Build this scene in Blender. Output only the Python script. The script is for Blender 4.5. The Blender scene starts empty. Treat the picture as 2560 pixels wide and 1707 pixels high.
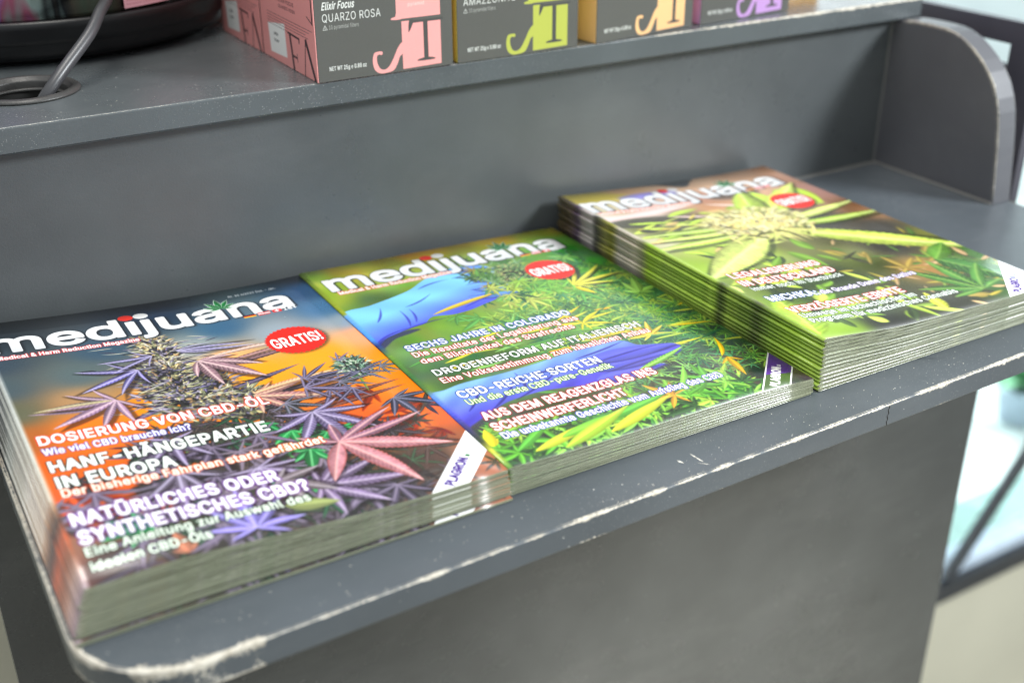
import bpy, bmesh, math, random
import numpy as np
from mathutils import Vector, Matrix

SC = bpy.context.scene
COL = SC.collection
random.seed(7)
RNG = np.random.default_rng(11)

# ------------------------------------------------------------------ camera
cam_d = bpy.data.cameras.new('camera')
cam = bpy.data.objects.new('camera', cam_d)
COL.objects.link(cam)
cam.matrix_world = Matrix(((0.8605713, 0.2316721, -0.4535913, -0.80558546),
                           (-0.5093161, 0.3848490, -0.7697327, -0.71909362),
                           (-0.0037614, 0.8934312, 0.4491843, 0.33635097),
                           (0, 0, 0, 1)))
cam_d.lens = 41.34
cam_d.sensor_width = 36.0
cam_d.clip_start = 0.02
cam_d.clip_end = 200
cam_d.dof.use_dof = True
cam_d.dof.focus_distance = 0.685
cam_d.dof.aperture_fstop = 4.4
cam_d.dof.aperture_blades = 7
SC.camera = cam

# ------------------------------------------------------------------ world, lamps, exposure
world = bpy.data.worlds.new('World')
SC.world = world
world.use_nodes = True
world.node_tree.nodes['Background'].inputs[0].default_value = (0.90, 0.97, 1.0, 1)
world.node_tree.nodes['Background'].inputs[1].default_value = 0.67
SC.view_settings.view_transform = 'Standard'
SC.view_settings.look = 'None'
SC.view_settings.exposure = 0.12
SC.view_settings.gamma = 1.0
SC.cycles.use_denoising = True
SC.cycles.sample_clamp_indirect = 3.0
SC.cycles.max_bounces = 8
SC.cycles.pixel_filter_type = 'BLACKMAN_HARRIS'
SC.cycles.filter_width = 1.15


def area(name, loc, target, size, power, col):
    l = bpy.data.lights.new(name, 'AREA')
    l.shape = 'RECTANGLE'
    l.size, l.size_y = size
    l.energy = power
    l.color = col
    o = bpy.data.objects.new(name, l)
    COL.objects.link(o)
    o.location = loc
    o.rotation_euler = (Vector(target) - Vector(loc)).to_track_quat('-Z', 'Y').to_euler()
    return o


area('window_light', (1.15, -1.5, 1.25), (-0.3, -0.1, 0.0), (0.55, 0.55), 74, (0.93, 0.98, 1.0))
area('ceiling_light', (-0.7, -0.2, 2.3), (-0.4, -0.2, 0), (1.6, 0.5), 34, (1.0, 0.96, 0.9))
area('rear_light', (-1.3, 2.2, 0.75), (-0.7, 0, 0.14), (1.2, 0.5), 18, (0.9, 0.95, 1.0))

o = area('daylight_outside', (2.2, 3.0, 2.0), (2.0, 1.2, -1.37), (2.5, 1.5), 90, (0.88, 1.0, 1.0))
o.data.spread = math.radians(60)
sp_d = bpy.data.lights.new('added_panel_spot', 'SPOT')  # added spot; its warm pool stands in for the front panel's reflected sheen
sp_d.energy = 420
sp_d.color = (1.0, 0.93, 0.80)
sp_d.spot_size = math.radians(15)
sp_d.spot_blend = 1.0
sp_d.shadow_soft_size = 0.12
o = bpy.data.objects.new('added_panel_spot', sp_d)
COL.objects.link(o)
o.location = (-0.9, -2.0, 0.9)
o.rotation_euler = (Vector((-0.27, -0.107, -0.43)) - o.location).to_track_quat('-Z', 'Y').to_euler()


# ------------------------------------------------------------------ node helpers
def mat(name):
    m = bpy.data.materials.new(name)
    m.use_nodes = True
    nt = m.node_tree
    return m, nt, nt.nodes['Principled BSDF']


def N(nt, t, **kw):
    n = nt.nodes.new(t)
    for k, v in kw.items():
        if k.startswith('i_'):
            n.inputs[k[2:].replace('_', ' ')].default_value = v
        else:
            setattr(n, k, v)
    return n


def L(nt, a, b):
    nt.links.new(a, b)


def objco(nt):
    return N(nt, 'ShaderNodeTexCoord').outputs['Object']


def noise(nt, scale, detail=3, rough=0.5, co=None):
    n = N(nt, 'ShaderNodeTexNoise')
    n.inputs['Scale'].default_value = scale
    n.inputs['Detail'].default_value = detail
    n.inputs['Roughness'].default_value = rough
    L(nt, co or objco(nt), n.inputs['Vector'])
    return n.outputs['Fac']


def ramp(nt, fac, stops):
    r = N(nt, 'ShaderNodeValToRGB')
    e = r.color_ramp.elements
    while len(e) < len(stops):
        e.new(0.5)
    for el, (p, c) in zip(e, stops):
        el.position = p
        el.color = (*c, 1) if len(c) == 3 else c
    L(nt, fac, r.inputs[0])
    return r.outputs['Color']


def mixc(nt, fac, a, b):
    m = N(nt, 'ShaderNodeMix', data_type='RGBA')
    for s, v in ((m.inputs[0], fac), (m.inputs[6], a), (m.inputs[7], b)):
        if isinstance(v, (int, float)):
            s.default_value = v
        elif isinstance(v, tuple):
            s.default_value = (*v, 1)
        else:
            L(nt, v, s)
    return m.outputs[2]


def math_(nt, op, a, b=0.0, c=0.0):
    m = N(nt, 'ShaderNodeMath', operation=op)
    for s, v in zip(m.inputs, (a, b, c)):
        if isinstance(v, (int, float)):
            s.default_value = v
        else:
            L(nt, v, s)
    return m.outputs[0]


def bump(nt, bs, h, strength, dist):
    b = N(nt, 'ShaderNodeBump')
    b.inputs['Strength'].default_value = strength
    b.inputs['Distance'].default_value = dist
    L(nt, h, b.inputs['Height'])
    L(nt, b.outputs[0], bs.inputs['Normal'])


def simple(name, col, rough=0.5, metal=0.0, var=0.15, scale=40.0, bmp=0.0, bscale=600.0):
    m, nt, b = mat(name)
    f = noise(nt, scale, 4)
    c = ramp(nt, f, [(0.3, tuple(x * (1 - var) for x in col)), (0.7, tuple(min(1, x * (1 + var)) for x in col))])
    L(nt, c, b.inputs['Base Color'])
    b.inputs['Roughness'].default_value = rough
    b.inputs['Metallic'].default_value = metal
    if bmp:
        bump(nt, b, noise(nt, bscale, 3), bmp, 0.0004)
    return m


def paint(name, col, rough=0.36, grain=0.35, dust=0.5, chips=False, gscale=900.0, speck=(0.62, 0.62, 0.60)):
    """hand-rolled satin paint with orange-peel grain, dust and (where the mesh carries the
    attributes across / wear) knocked-off paint along the edges"""
    m, nt, b = mat(name)
    co = objco(nt)
    base = ramp(nt, noise(nt, 9, 5, 0.6, co), [(0.3, tuple(x * 0.86 for x in col)), (0.7, tuple(x * 1.14 for x in col))])
    mps = N(nt, 'ShaderNodeMapping')
    mps.inputs['Scale'].default_value = (5, 9, 16)
    mps.inputs['Rotation'].default_value = (0.2, 0.3, 0.5)
    L(nt, co, mps.inputs[0])
    sc_ = ramp(nt, noise(nt, 1.0, 9, 0.78, mps.outputs[0]), [(0.50, (0, 0, 0)), (0.72, (1, 1, 1))])
    base = mixc(nt, math_(nt, 'MULTIPLY', sc_, 0.07), base, (0.30, 0.30, 0.29))
    # dust specks
    v = N(nt, 'ShaderNodeTexVoronoi')
    v.inputs['Scale'].default_value = 260
    L(nt, co, v.inputs['Vector'])
    sp = N(nt, 'ShaderNodeSeparateColor')
    L(nt, v.outputs['Color'], sp.inputs[0])
    rare = math_(nt, 'GREATER_THAN', sp.outputs[0], 1.0 - 0.22 * dust)
    near = math_(nt, 'LESS_THAN', v.outputs['Distance'], math_(nt, 'MULTIPLY', sp.outputs[1], 0.13))
    patch = math_(nt, 'GREATER_THAN', noise(nt, 14, 3, 0.5, co), 0.47)
    dm = math_(nt, 'MULTIPLY', math_(nt, 'MULTIPLY', rare, near), patch)
    c = mixc(nt, math_(nt, 'MULTIPLY', dm, 0.75), base, speck)
    v2 = N(nt, 'ShaderNodeTexVoronoi')
    v2.inputs['Scale'].default_value = 1100
    L(nt, co, v2.inputs['Vector'])
    sp2 = N(nt, 'ShaderNodeSeparateColor')
    L(nt, v2.outputs['Color'], sp2.inputs[0])
    fm = math_(nt, 'MULTIPLY', math_(nt, 'GREATER_THAN', sp2.outputs[0], 0.86), math_(nt, 'LESS_THAN', v2.outputs['Distance'], 0.3))
    fm = math_(nt, 'MULTIPLY', fm, ramp(nt, noise(nt, 5, 3, 0.6, co), [(0.45, (0, 0, 0)), (0.65, (1, 1, 1))]))
    c = mixc(nt, math_(nt, 'MULTIPLY', fm, 0.42 * dust), c, speck)
    g = noise(nt, gscale, 4, 0.65, co)
    g = math_(nt, 'MULTIPLY_ADD', noise(nt, 28, 2, 0.5, co), 1.6, g)
    sm = noise(nt, 3.2, 5, 0.68, co)
    rr = math_(nt, 'MULTIPLY_ADD', sm, 0.28, rough - 0.14)
    rr = math_(nt, 'MULTIPLY_ADD', noise(nt, 45, 4, 0.6, co), 0.14, math_(nt, 'SUBTRACT', rr, 0.07))
    if chips:
        ac = N(nt, 'ShaderNodeAttribute', attribute_name='across').outputs['Fac']
        we = N(nt, 'ShaderNodeAttribute', attribute_name='wear').outputs['Fac']
        n1 = noise(nt, 520, 6, 0.75, co)
        n2 = noise(nt, 60, 3, 0.6, co)
        w = math_(nt, 'MULTIPLY', we, math_(nt, 'MULTIPLY_ADD', n1, 3.6, -1.15))
        w = math_(nt, 'MULTIPLY', w, math_(nt, 'MULTIPLY_ADD', n2, 3.0, -0.45))
        d = math_(nt, 'SUBTRACT', w, math_(nt, 'ABSOLUTE', ac))
        mk = N(nt, 'ShaderNodeMapRange')
        mk.inputs['From Min'].default_value = 0.00002
        mk.inputs['From Max'].default_value = 0.00010
        L(nt, d, mk.inputs['Value'])
        mk = mk.outputs[0]
        wood = ramp(nt, noise(nt, 240, 4, 0.6, co), [(0.3, (0.40, 0.36, 0.29)), (0.6, (0.62, 0.58, 0.50)), (0.8, (0.72, 0.69, 0.62))])
        c = mixc(nt, mk, c, wood)
        rr = math_(nt, 'MAXIMUM', rr, math_(nt, 'MULTIPLY', mk, 0.85))
        g = math_(nt, 'SUBTRACT', g, math_(nt, 'MULTIPLY', mk, 1.5))
    L(nt, c, b.inputs['Base Color'])
    L(nt, rr, b.inputs['Roughness'])
    bump(nt, b, g, grain, 0.00025)
    return m


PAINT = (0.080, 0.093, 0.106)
M_shelf = paint('grey_satin_paint', PAINT, 0.34, 0.35, 0.9, chips=True)
M_wall = paint('grey_wall_paint', (0.084, 0.092, 0.096), 0.31, 0.6, 0.0, gscale=650)
M_lip = paint('grey_lip_paint', (0.088, 0.100, 0.106), 0.27, 0.45, 0.9, chips=True)
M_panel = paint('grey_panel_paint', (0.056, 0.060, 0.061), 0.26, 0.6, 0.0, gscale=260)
M_side = paint('grey_side_paint', (0.100, 0.102, 0.114), 0.40, 0.35, 0.0, chips=True)
M_board = paint('dark_violet_grey_paint', (0.060, 0.058, 0.075), 0.40, 0.3, 0.0)
M_bead = paint('worn_seam_paint', (0.15, 0.15, 0.145), 0.5, 0.6, 0.4)
M_scratch = simple('bare_primer', (0.62, 0.60, 0.54), 0.8)
M_crack = simple('dark_crack', (0.012, 0.012, 0.012), 0.9)
M_rubber = simple('grommet_plastic', (0.045, 0.044, 0.043), 0.42, bmp=0.4)
M_blackpl = simple('black_plastic', (0.006, 0.006, 0.007), 0.38, bmp=0.15, bscale=200)
M_cable = simple('grey_cable_sheath', (0.06, 0.06, 0.065), 0.36, 0.1)
M_cream = simple('cream_plaster', (0.60, 0.58, 0.47), 0.8, var=0.05, scale=4)
M_frame = simple('dark_window_metal', (0.035, 0.040, 0.048), 0.4)
M_sill = simple('pale_blue_sill', (0.62, 0.74, 0.90), 0.35)
M_teal = simple('teal_deck_paint', (0.30, 0.44, 0.42), 0.5)
M_pave = simple('pale_paving', (0.86, 0.93, 0.94), 0.7, var=0.08, scale=3)
M_floor = simple('beige_floor', (0.40, 0.36, 0.28), 0.5, var=0.75, scale=0.9)
M_green = simple('plant_green', (0.10, 0.26, 0.13), 0.45)
M_pot = simple('slate_pot', (0.42, 0.48, 0.58), 0.6)


# ------------------------------------------------------------------ mesh helpers
def mesh_obj(name, verts, faces, m, parent=None, uvs=None, smooth=False, mats=None, fm=None, attrs=None):
    me = bpy.data.meshes.new(name)
    me.from_pydata([tuple(v) for v in verts], [], faces)
    for mm in (mats or [m]):
        me.materials.append(mm)
    if fm:
        me.polygons.foreach_set('material_index', fm)
    if uvs is not None:
        ul = me.uv_layers.new(name='UVMap')
        li = np.zeros(len(me.loops), dtype=np.int32)
        me.loops.foreach_get('vertex_index', li)
        ul.data.foreach_set('uv', np.asarray(uvs, dtype=np.float32)[li].ravel())
    if attrs:
        for k, v in attrs.items():
            a = me.attributes.new(k, 'FLOAT', 'POINT')
            a.data.foreach_set('value', np.asarray(v, dtype=np.float32))
    if smooth:
        me.polygons.foreach_set('use_smooth', [True] * len(me.polygons))
    me.update()
    o = bpy.data.objects.new(name, me)
    COL.objects.link(o)
    if parent:
        o.parent = parent
    return o


def empty(name, loc=(0, 0, 0), rz=0.0):
    o = bpy.data.objects.new(name, None)
    COL.objects.link(o)
    o.location = loc
    o.rotation_euler = (0, 0, rz)
    o.empty_display_size = 0.02
    return o


def tag(o, label, cat, group=None):
    o['label'] = label
    o['category'] = cat
    if group:
        o['group'] = group
    return o


def bevel_box(name, lo, hi, m, parent=None, r=0.0008, seg=2, smooth=True):
    bm = bmesh.new()
    bmesh.ops.create_cube(bm, size=1)
    for v in bm.verts:
        v.co = Vector([(lo[i] + hi[i]) / 2 + v.co[i] * (hi[i] - lo[i]) for i in range(3)])
    if r:
        bmesh.ops.bevel(bm, geom=bm.edges[:], offset=r, segments=seg, affect='EDGES', profile=0.6)
    me = bpy.data.meshes.new(name)
    bm.to_mesh(me)
    bm.free()
    me.materials.append(m)
    if smooth and r:
        for p in me.polygons:
            p.use_smooth = False
    o = bpy.data.objects.new(name, me)
    COL.objects.link(o)
    if parent:
        o.parent = parent
    return o


def lathe(name, prof, m, parent=None, seg=96, center=(0, 0, 0), close=False):
    vs, fs = [], []
    n = len(prof)
    for i in range(seg):
        a = 2 * math.pi * i / seg
        for r, z in prof:
            vs.append((center[0] + r * math.cos(a), center[1] + r * math.sin(a), center[2] + z))
    for i in range(seg):
        j = (i + 1) % seg
        for k in range(n if close else n - 1):
            l = (k + 1) % n
            fs.append((i * n + k, j * n + k, j * n + l, i * n + l))
    return mesh_obj(name, vs, fs, m, parent, smooth=True)


def tube(name, pts, r, m, parent=None, seg=16, sub=8):
    P = [Vector(p) for p in pts]
    out = []
    for i in range(len(P) - 1):
        p0, p1, p2, p3 = P[max(i - 1, 0)], P[i], P[i + 1], P[min(i + 2, len(P) - 1)]
        for t in range(sub):
            t /= sub
            out.append(0.5 * ((2 * p1) + (p2 - p0) * t + (2 * p0 - 5 * p1 + 4 * p2 - p3) * t * t + (3 * p1 - p0 - 3 * p2 + p3) * t ** 3))
    out.append(P[-1])
    vs, fs = [], []
    up = Vector((0.3, 0.9, 0.1)).normalized()
    for i, p in enumerate(out):
        d = (out[min(i + 1, len(out) - 1)] - out[max(i - 1, 0)]).normalized()
        a = d.cross(up).normalized()
        b = d.cross(a)
        for k in range(seg):
            t = 2 * math.pi * k / seg
            vs.append(p + a * r * math.cos(t) + b * r * math.sin(t))
    for i in range(len(out) - 1):
        for k in range(seg):
            l = (k + 1) % seg
            fs.append((i * seg + k, i * seg + l, (i + 1) * seg + l, (i + 1) * seg + k))
    fs.append(tuple(range(seg)))
    fs.append(tuple((len(out) - 1) * seg + k for k in range(seg)))
    return mesh_obj(name, vs, fs, m, parent, smooth=True)


def rings_solid(name, outline, rings, m, parent, plane='XY', wear=None, base=0.0):
    """solid slab from a closed outline (list of 2-D points, counter-clockwise) and a list of
    (inset, height, across) rings running over its edge; plane tells where the outline lies"""
    P = np.array(outline, float)
    n = len(P)
    d = np.roll(P, -1, 0) - np.roll(P, 1, 0)
    d /= np.linalg.norm(d, axis=1)[:, None] + 1e-12
    nin = np.stack([-d[:, 1], d[:, 0]], 1)
    vs, ac, we = [], [], []
    for ins, h, a in rings:
        Q = P + nin * ins
        for i in range(n):
            if plane == 'XY':
                vs.append((Q[i, 0], Q[i, 1], base + h))
            else:
                vs.append((base + h, Q[i, 0], Q[i, 1]))
            ac.append(a)
            we.append(wear[i] if wear is not None else 0.0)
    fs = []
    for r in range(len(rings) - 1):
        for i in range(n):
            j = (i + 1) % n
            fs.append((r * n + i, (r + 1) * n + i, (r + 1) * n + j, r * n + j))
    fs.append(tuple(range(n)))
    fs.append(tuple(reversed([(len(rings) - 1) * n + i for i in range(n)])))
    o = mesh_obj(name, vs, fs, m, parent, attrs={'across': ac, 'wear': we})
    bm = bmesh.new()
    bm.from_mesh(o.data)
    bmesh.ops.recalc_face_normals(bm, faces=bm.faces[:])
    bm.to_mesh(o.data)
    bm.free()
    return o


def slab_with_hole(name, outer, hole, t0, t1, m, parent, plane='XY'):
    bm = bmesh.new()

    def mk(p, h):
        return (p[0], p[1], h) if plane == 'XY' else (h, p[0], p[1])
    loops = []
    for h in (t0, t1):
        es, lp = [], []
        for ring in (outer, hole):
            vs = [bm.verts.new(mk(p, h)) for p in ring]
            lp.append(vs)
            es += [bm.edges.new((vs[i], vs[(i + 1) % len(vs)])) for i in range(len(vs))]
        bmesh.ops.triangle_fill(bm, edges=es, use_beauty=True)
        loops.append(lp)
    for k in range(2):
        a, b = loops[0][k], loops[1][k]
        for i in range(len(a)):
            j = (i + 1) % len(a)
            bm.faces.new((a[i], a[j], b[j], b[i]))
    bmesh.ops.recalc_face_normals(bm, faces=bm.faces[:])
    me = bpy.data.meshes.new(name)
    bm.to_mesh(me)
    bm.free()
    me.materials.append(m)
    o = bpy.data.objects.new(name, me)
    COL.objects.link(o)
    o.parent = parent
    return o


def edge_rings(t, r, insets=(0.02, 0.008, 0.004, 0.0025)):
    """rings over the rounded edge of a slab lying between height -t and 0"""
    out = [(i, 0.0, i) for i in insets if i > r * 1.2]
    for k in range(5):
        a = math.pi / 2 * k / 4
        out.append((r - r * math.sin(a), -r + r * math.cos(a), (k - 2) * r * 0.39))
    out += [(0.0, -0.0025, 0.0018), (0.0, -0.005, 0.0045), (0.0, -t + r + 0.0015, 0.004), (0.0, -t + r, 0.0013)]
    for k in range(1, 4):
        a = math.pi / 2 * k / 3
        out.append((r - r * math.cos(a), -t + r - r * math.sin(a), 0.0010 + 0.0003 * k))
    out.append((0.02, -t, t + 0.02))
    return out


# ------------------------------------------------------------------ setting
def plane_obj(name, lo, hi, z, m):
    o = mesh_obj(name, [(lo[0], lo[1], z), (hi[0], lo[1], z), (hi[0], hi[1], z), (lo[0], hi[1], z)], [(0, 1, 2, 3)], m)
    o['kind'] = 'structure'
    return o


plane_obj('floor', (-6, -6), (6, 0.45), -1.60, M_floor)
plane_obj('pavement', (-40, 0.5), (60, 90), -1.37, M_pave)
lw = bevel_box('low_wall', (-5, 0.45, -1.60), (6, 0.50, -1.177), M_cream, r=0)
lw['kind'] = 'structure'
lw2 = bevel_box('wall', (-5, 0.45, -1.177), (0.55, 0.50, 0.02), M_cream, r=0)
lw2['kind'] = 'structure'

win = empty('window', (1.2, 0.5, -1.177))
tag(win, 'dark metal framed window beyond the right end of the stand, with a diagonal brace', 'window')


def wbox(name, lo, hi, m, r=0.002):
    o = bevel_box(name, lo, hi, m, None, r)
    o.parent = win
    o.matrix_parent_inverse = Matrix.Translation(-win.location)
    return o


wbox('frame', (0.552, 0.44, -1.175), (3.2, 0.50, -1.132), M_frame)
wbox('sill', (0.552, 0.452, -1.1315), (3.2, 0.50, -1.100), M_sill, 0.006)
gl, gnt, gb = mat('window_glass')
gb.inputs['Base Color'].default_value = (0.93, 1.0, 0.99, 1)
gb.inputs['Transmission Weight'].default_value = 1.0
gb.inputs['Roughness'].default_value = 0.0
gb.inputs['IOR'].default_value = 1.02
wbox('pane', (0.56, 0.475, -1.0995), (3.2, 0.478, 1.4), gl, 0)
# diagonal brace
dx, dz = 1.19 - 0.868, -0.68 + 1.118
ln = math.hypot(dx, dz)
br = bevel_box('brace', (0, -0.008, -0.0125), (ln, 0.008, 0.0125), M_frame, None, 0.002)
br.parent = win
br.matrix_parent_inverse = Matrix.Translation(-win.location)
br.location = (0.868, 0.445, -1.118)
br.rotation_euler = (0, -math.atan2(dz, dx), 0)

deck = empty('deck', (1.3, 0.7, -1.37))
tag(deck, 'teal painted decking strip just outside the window', 'decking')
dm = None
for i in range(11):
    y0 = 0.505 + i * 0.03
    o = bevel_box('board', (0.3, 0, 0), (3.0, 0.026, 0.016), M_teal, None, 0.002) if dm is None else bpy.data.objects.new('board', dm)
    if dm is None:
        dm = o.data
    else:
        COL.objects.link(o)
    o.parent = deck
    o.matrix_parent_inverse = Matrix.Translation(-deck.location)
    o.location = (0, y0, -1.368)

# bright open sky over the street, an arc far beyond the window
skm, snt, sb_ = mat('bright_sky')
em = N(snt, 'ShaderNodeEmission')
L(snt, ramp(snt, noise(snt, 0.25, 3), [(0.35, (0.80, 0.97, 1.0)), (0.7, (1.0, 1.0, 1.0))]), em.inputs[0])
em.inputs[1].default_value = 2.7
L(snt, em.outputs[0], snt.nodes['Material Output'].inputs[0])
vs, fs = [], []
for i in range(25):
    a = math.radians(86 - 82 * i / 24)
    for h in (-1.3, 9.0):
        vs.append((28 * math.cos(a), 28 * math.sin(a), h))
for i in range(24):
    fs.append((2 * i, 2 * i + 1, 2 * i + 3, 2 * i + 2))
o = mesh_obj('sky', vs, fs, skm)
o['kind'] = 'structure'

# potted plant outside
pl = empty('potted_plant', (1.90, 1.04, -1.368))
tag(pl, 'green leafy plant in a slate pot outside the window', 'plant')
lathe('pot', [(0.0, 0.0), (0.055, 0.0), (0.07, 0.10), (0.074, 0.10), (0.074, 0.112), (0.062, 0.112), (0.060, 0.09), (0, 0.09)], M_pot, pl)


def real_leaf(parent, base, ang, tilt, length, width, m):
    vs, fs = [], []
    n = 10
    for i in range(n + 1):
        u = i / n
        w = width * math.sin(math.pi * (0.04 + 0.94 * u)) ** 0.8
        x = length * u * math.cos(tilt)
        z = length * u * math.sin(tilt) - 0.5 * length * u * u
        for s in (-1, 0, 1):
            vs.append((x, s * w, z + abs(s) * w * 0.25))
    for i in range(n):
        for s in range(2):
            a = i * 3 + s
            fs.append((a, a + 1, a + 4, a + 3))
    o = mesh_obj('leaf', vs, fs, m, parent, smooth=True)
    o.location = base
    o.rotation_euler = (0, 0, ang)
    return o


for i in range(11):
    real_leaf(pl, (0, 0, 0.09), i * 2.4, 0.5 + 0.09 * i, 0.20 + 0.02 * (i % 3), 0.032, M_green)

# ------------------------------------------------------------------ the display stand
stand = empty('display_stand', (-0.37, -0.1, 0))
tag(stand, 'grey painted wooden display stand with chipped lower shelf, raised upper shelf and curved side cheek', 'display stand')
stand_inv = Matrix.Translation(-stand.location)


def S(o):
    o.parent = stand
    o.matrix_parent_inverse = stand_inv
    return o


# lower shelf outline, counter-clockwise
XL, XR = -0.7715, 0.0215


def yfront(x):
    return -0.3291 + (x + 0.63) * 0.017


out = []
R1 = 0.047


def arc(cx, cy, r, a0, a1, n):
    return [(cx + r * math.cos(math.radians(a0 + (a1 - a0) * i / n)), cy + r * math.sin(math.radians(a0 + (a1 - a0) * i / n))) for i in range(n + 1)]


out += [(XL, -y / 1000) for y in range(0, 270, 10)]
out += arc(XL + R1, yfront(-0.73) + R1, R1, 180, 270, 18)
x = XL + R1 + 0.006
while x < XR - 0.03:
    out.append((x, yfront(x)))
    x += 0.003
out += arc(XR - 0.025, yfront(XR) + 0.025, 0.025, 270, 360, 8)
out += [(XR, -y / 1000) for y in range(280, -1, -20)]


CHIP = [random.choice((0.0, 0.0007, 0.0009, 0.0011, 0.0012, 0.0010, 0.0017, 0.0008)) for _ in range(97)]


def wear_fn(p):
    x, y = p
    if x < XL + 0.001 and y > -0.12:
        return 0.0004
    if x < XL + R1 * 1.02:                      # rounded corner: paint knocked off
        a = math.degrees(math.atan2(y - (yfront(-0.73) + R1), x - (XL + R1))) % 360
        if a < 190:
            return 0.0012
        if a < 216:
            return 0.0030
        if a < 232:
            return 0.0006
        return 0.0044
    if x < -0.700:
        return 0.0036
    if x < -0.634:
        return 0.0005
    q = (x + 0.634) / 0.009
    i = int(q)
    f = q - i
    v = CHIP[i % 97] * (1 - f) + CHIP[(i + 1) % 97] * f
    return v * (0.9 if x < -0.30 else 1.2)


wear = [wear_fn(p) for p in out]
S(rings_solid('lower_shelf', out, edge_rings(0.0145, 0.0013), M_shelf, None, 'XY', wear))

# back panel
S(bevel_box('back_panel', (XL + 0.0004, 0.0, 0.0004), (-0.0004, 0.014, 0.1288), M_wall, None, 0))

# upper shelf: slab with a cable hole
GX, GY = -0.698, 0.067
hole = [(GX + 0.0285 * math.cos(a), GY + 0.0285 * math.sin(a)) for a in [2 * math.pi * i / 48 for i in range(48)]]
UX0, UX1, UY0, UY1, UZ0, UZ1 = -0.789, 0.0215, -0.0105, 0.43, 0.129, 0.1455
S(slab_with_hole('upper_shelf', [(UX0, UY0 + 0.012), (UX1, UY0 + 0.012), (UX1, UY1), (UX0, UY1)], hole, UZ0, UZ1, M_lip, None))
# its rounded front nosing (own mesh, runs the whole width)
xs = np.linspace(UX0, UX1, 160)
prof = [(0.012, 0.0, 0.012), (0.006, 0, 0.006), (0.003, 0, 0.003)]
r = 0.0014
for k in range(5):
    a = math.pi / 2 * k / 4
    prof.append((r - r * math.sin(a), -r + r * math.cos(a), (k - 2) * r * 0.39))
prof += [(0, -0.004, 0.003), (0, -0.0165 + r, 0.014), (r, -0.0165, 0.016), (0.012, -0.0165, 0.028)]
vs, ac, we, fs = [], [], [], []
for x in xs:
    w = 0.0014 if x > -0.215 else (0.0006 if x > -0.26 else 0.00015)
    for (dy, dz_, a) in prof:
        vs.append((x, UY0 + dy, UZ1 + dz_))
        ac.append(a)
        we.append(w)
npf = len(prof)
for i in range(len(xs) - 1):
    for k in range(npf - 1):
        fs.append((i * npf + k, i * npf + k + 1, (i + 1) * npf + k + 1, (i + 1) * npf + k))
fs.append(tuple(range(npf)))
fs.append(tuple(reversed([(len(xs) - 1) * npf + k for k in range(npf)])))
S(mesh_obj('shelf_nosing', vs, fs, M_lip, None, attrs={'across': ac, 'wear': we}))

# curved side cheeks
side_top = [(-0.0112, 0.1284), (-0.0150, 0.1300), (-0.026, 0.1308), (-0.042, 0.1311), (-0.058, 0.1306), (-0.068, 0.1288), (-0.0785, 0.1250),
            (-0.0885, 0.1192), (-0.098, 0.1122), (-0.1065, 0.1040), (-0.1135, 0.0950), (-0.1185, 0.0850), (-0.1222, 0.0740), (-0.1248, 0.0610),
            (-0.1272, 0.0450), (-0.1292, 0.0280), (-0.1310, 0.0120), (-0.1322, 0.0004)]
sp = [(0.011, 0.0004), (0.011, 0.1284)] + side_top      # (y, z), runs counter-clockwise seen from +x
sp_full = []
for i in range(len(sp)):
    a, b = sp[i], sp[(i + 1) % len(sp)]
    n = max(1, int(math.hypot(a[0] - b[0], a[1] - b[1]) / 0.006))
    for k in range(n):
        sp_full.append((a[0] + (b[0] - a[0]) * k / n, a[1] + (b[1] - a[1]) * k / n))


def cheek(name, x0, x1, flip):
    pts = list(sp_full)
    # ensure counter-clockwise
    A = sum(pts[i][0] * pts[(i + 1) % len(pts)][1] - pts[(i + 1) % len(pts)][0] * pts[i][1] for i in range(len(pts)))
    if A < 0:
        pts.reverse()
    wr = []
    for (y, z) in pts:
        if y > -0.012 or z < 0.001:
            wr.append(0.0)
        elif z > 0.085:
            wr.append(0.0008)
        else:
            wr.append(0.0006)
    t = x1 - x0
    rr = 0.0016
    rings = []
    for ins in (0.0032,):
        rings.append((ins, 0.0, ins))
    for k in range(5):
        a = math.pi / 2 * k / 4
        rings.append((rr - rr * math.sin(a), rr - rr * math.cos(a), (k - 2) * rr * 0.39))
    rings += [(0, t / 2, 0.003)]
    for k in range(5):
        a = math.pi / 2 * k / 4
        rings.append((rr - rr * math.cos(a), t - rr + rr * math.sin(a), (2 - k) * rr * 0.39))
    rings += [(0.0032, t, 0.0032)]
    return S(rings_solid(name, pts, rings, M_side, None, 'YZ', wr, x0))


cheek('side_cheek', 0.0, 0.0212, False)
cheek('side_cheek', -0.7895, -0.7719, True)

# painted-over seams
S(tube('seam_bead', [(-0.77, -0.0004, 0.0006), (-0.4, -0.0004, 0.0006), (-0.001, -0.0004, 0.0006)], 0.0011, M_bead, None, 8, 30))
S(tube('seam_bead', [(-0.0002, -0.001, 0.0006), (-0.0002, -0.06, 0.0006), (-0.0002, -0.131, 0.0006)], 0.0013, M_bead, None, 8, 20))
S(tube('seam_bead', [(-0.0002, -0.0004, 0.001), (-0.0002, -0.0004, 0.06), (-0.0002, -0.0004, 0.128)], 0.0009, M_bead, None, 8, 20))

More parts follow.
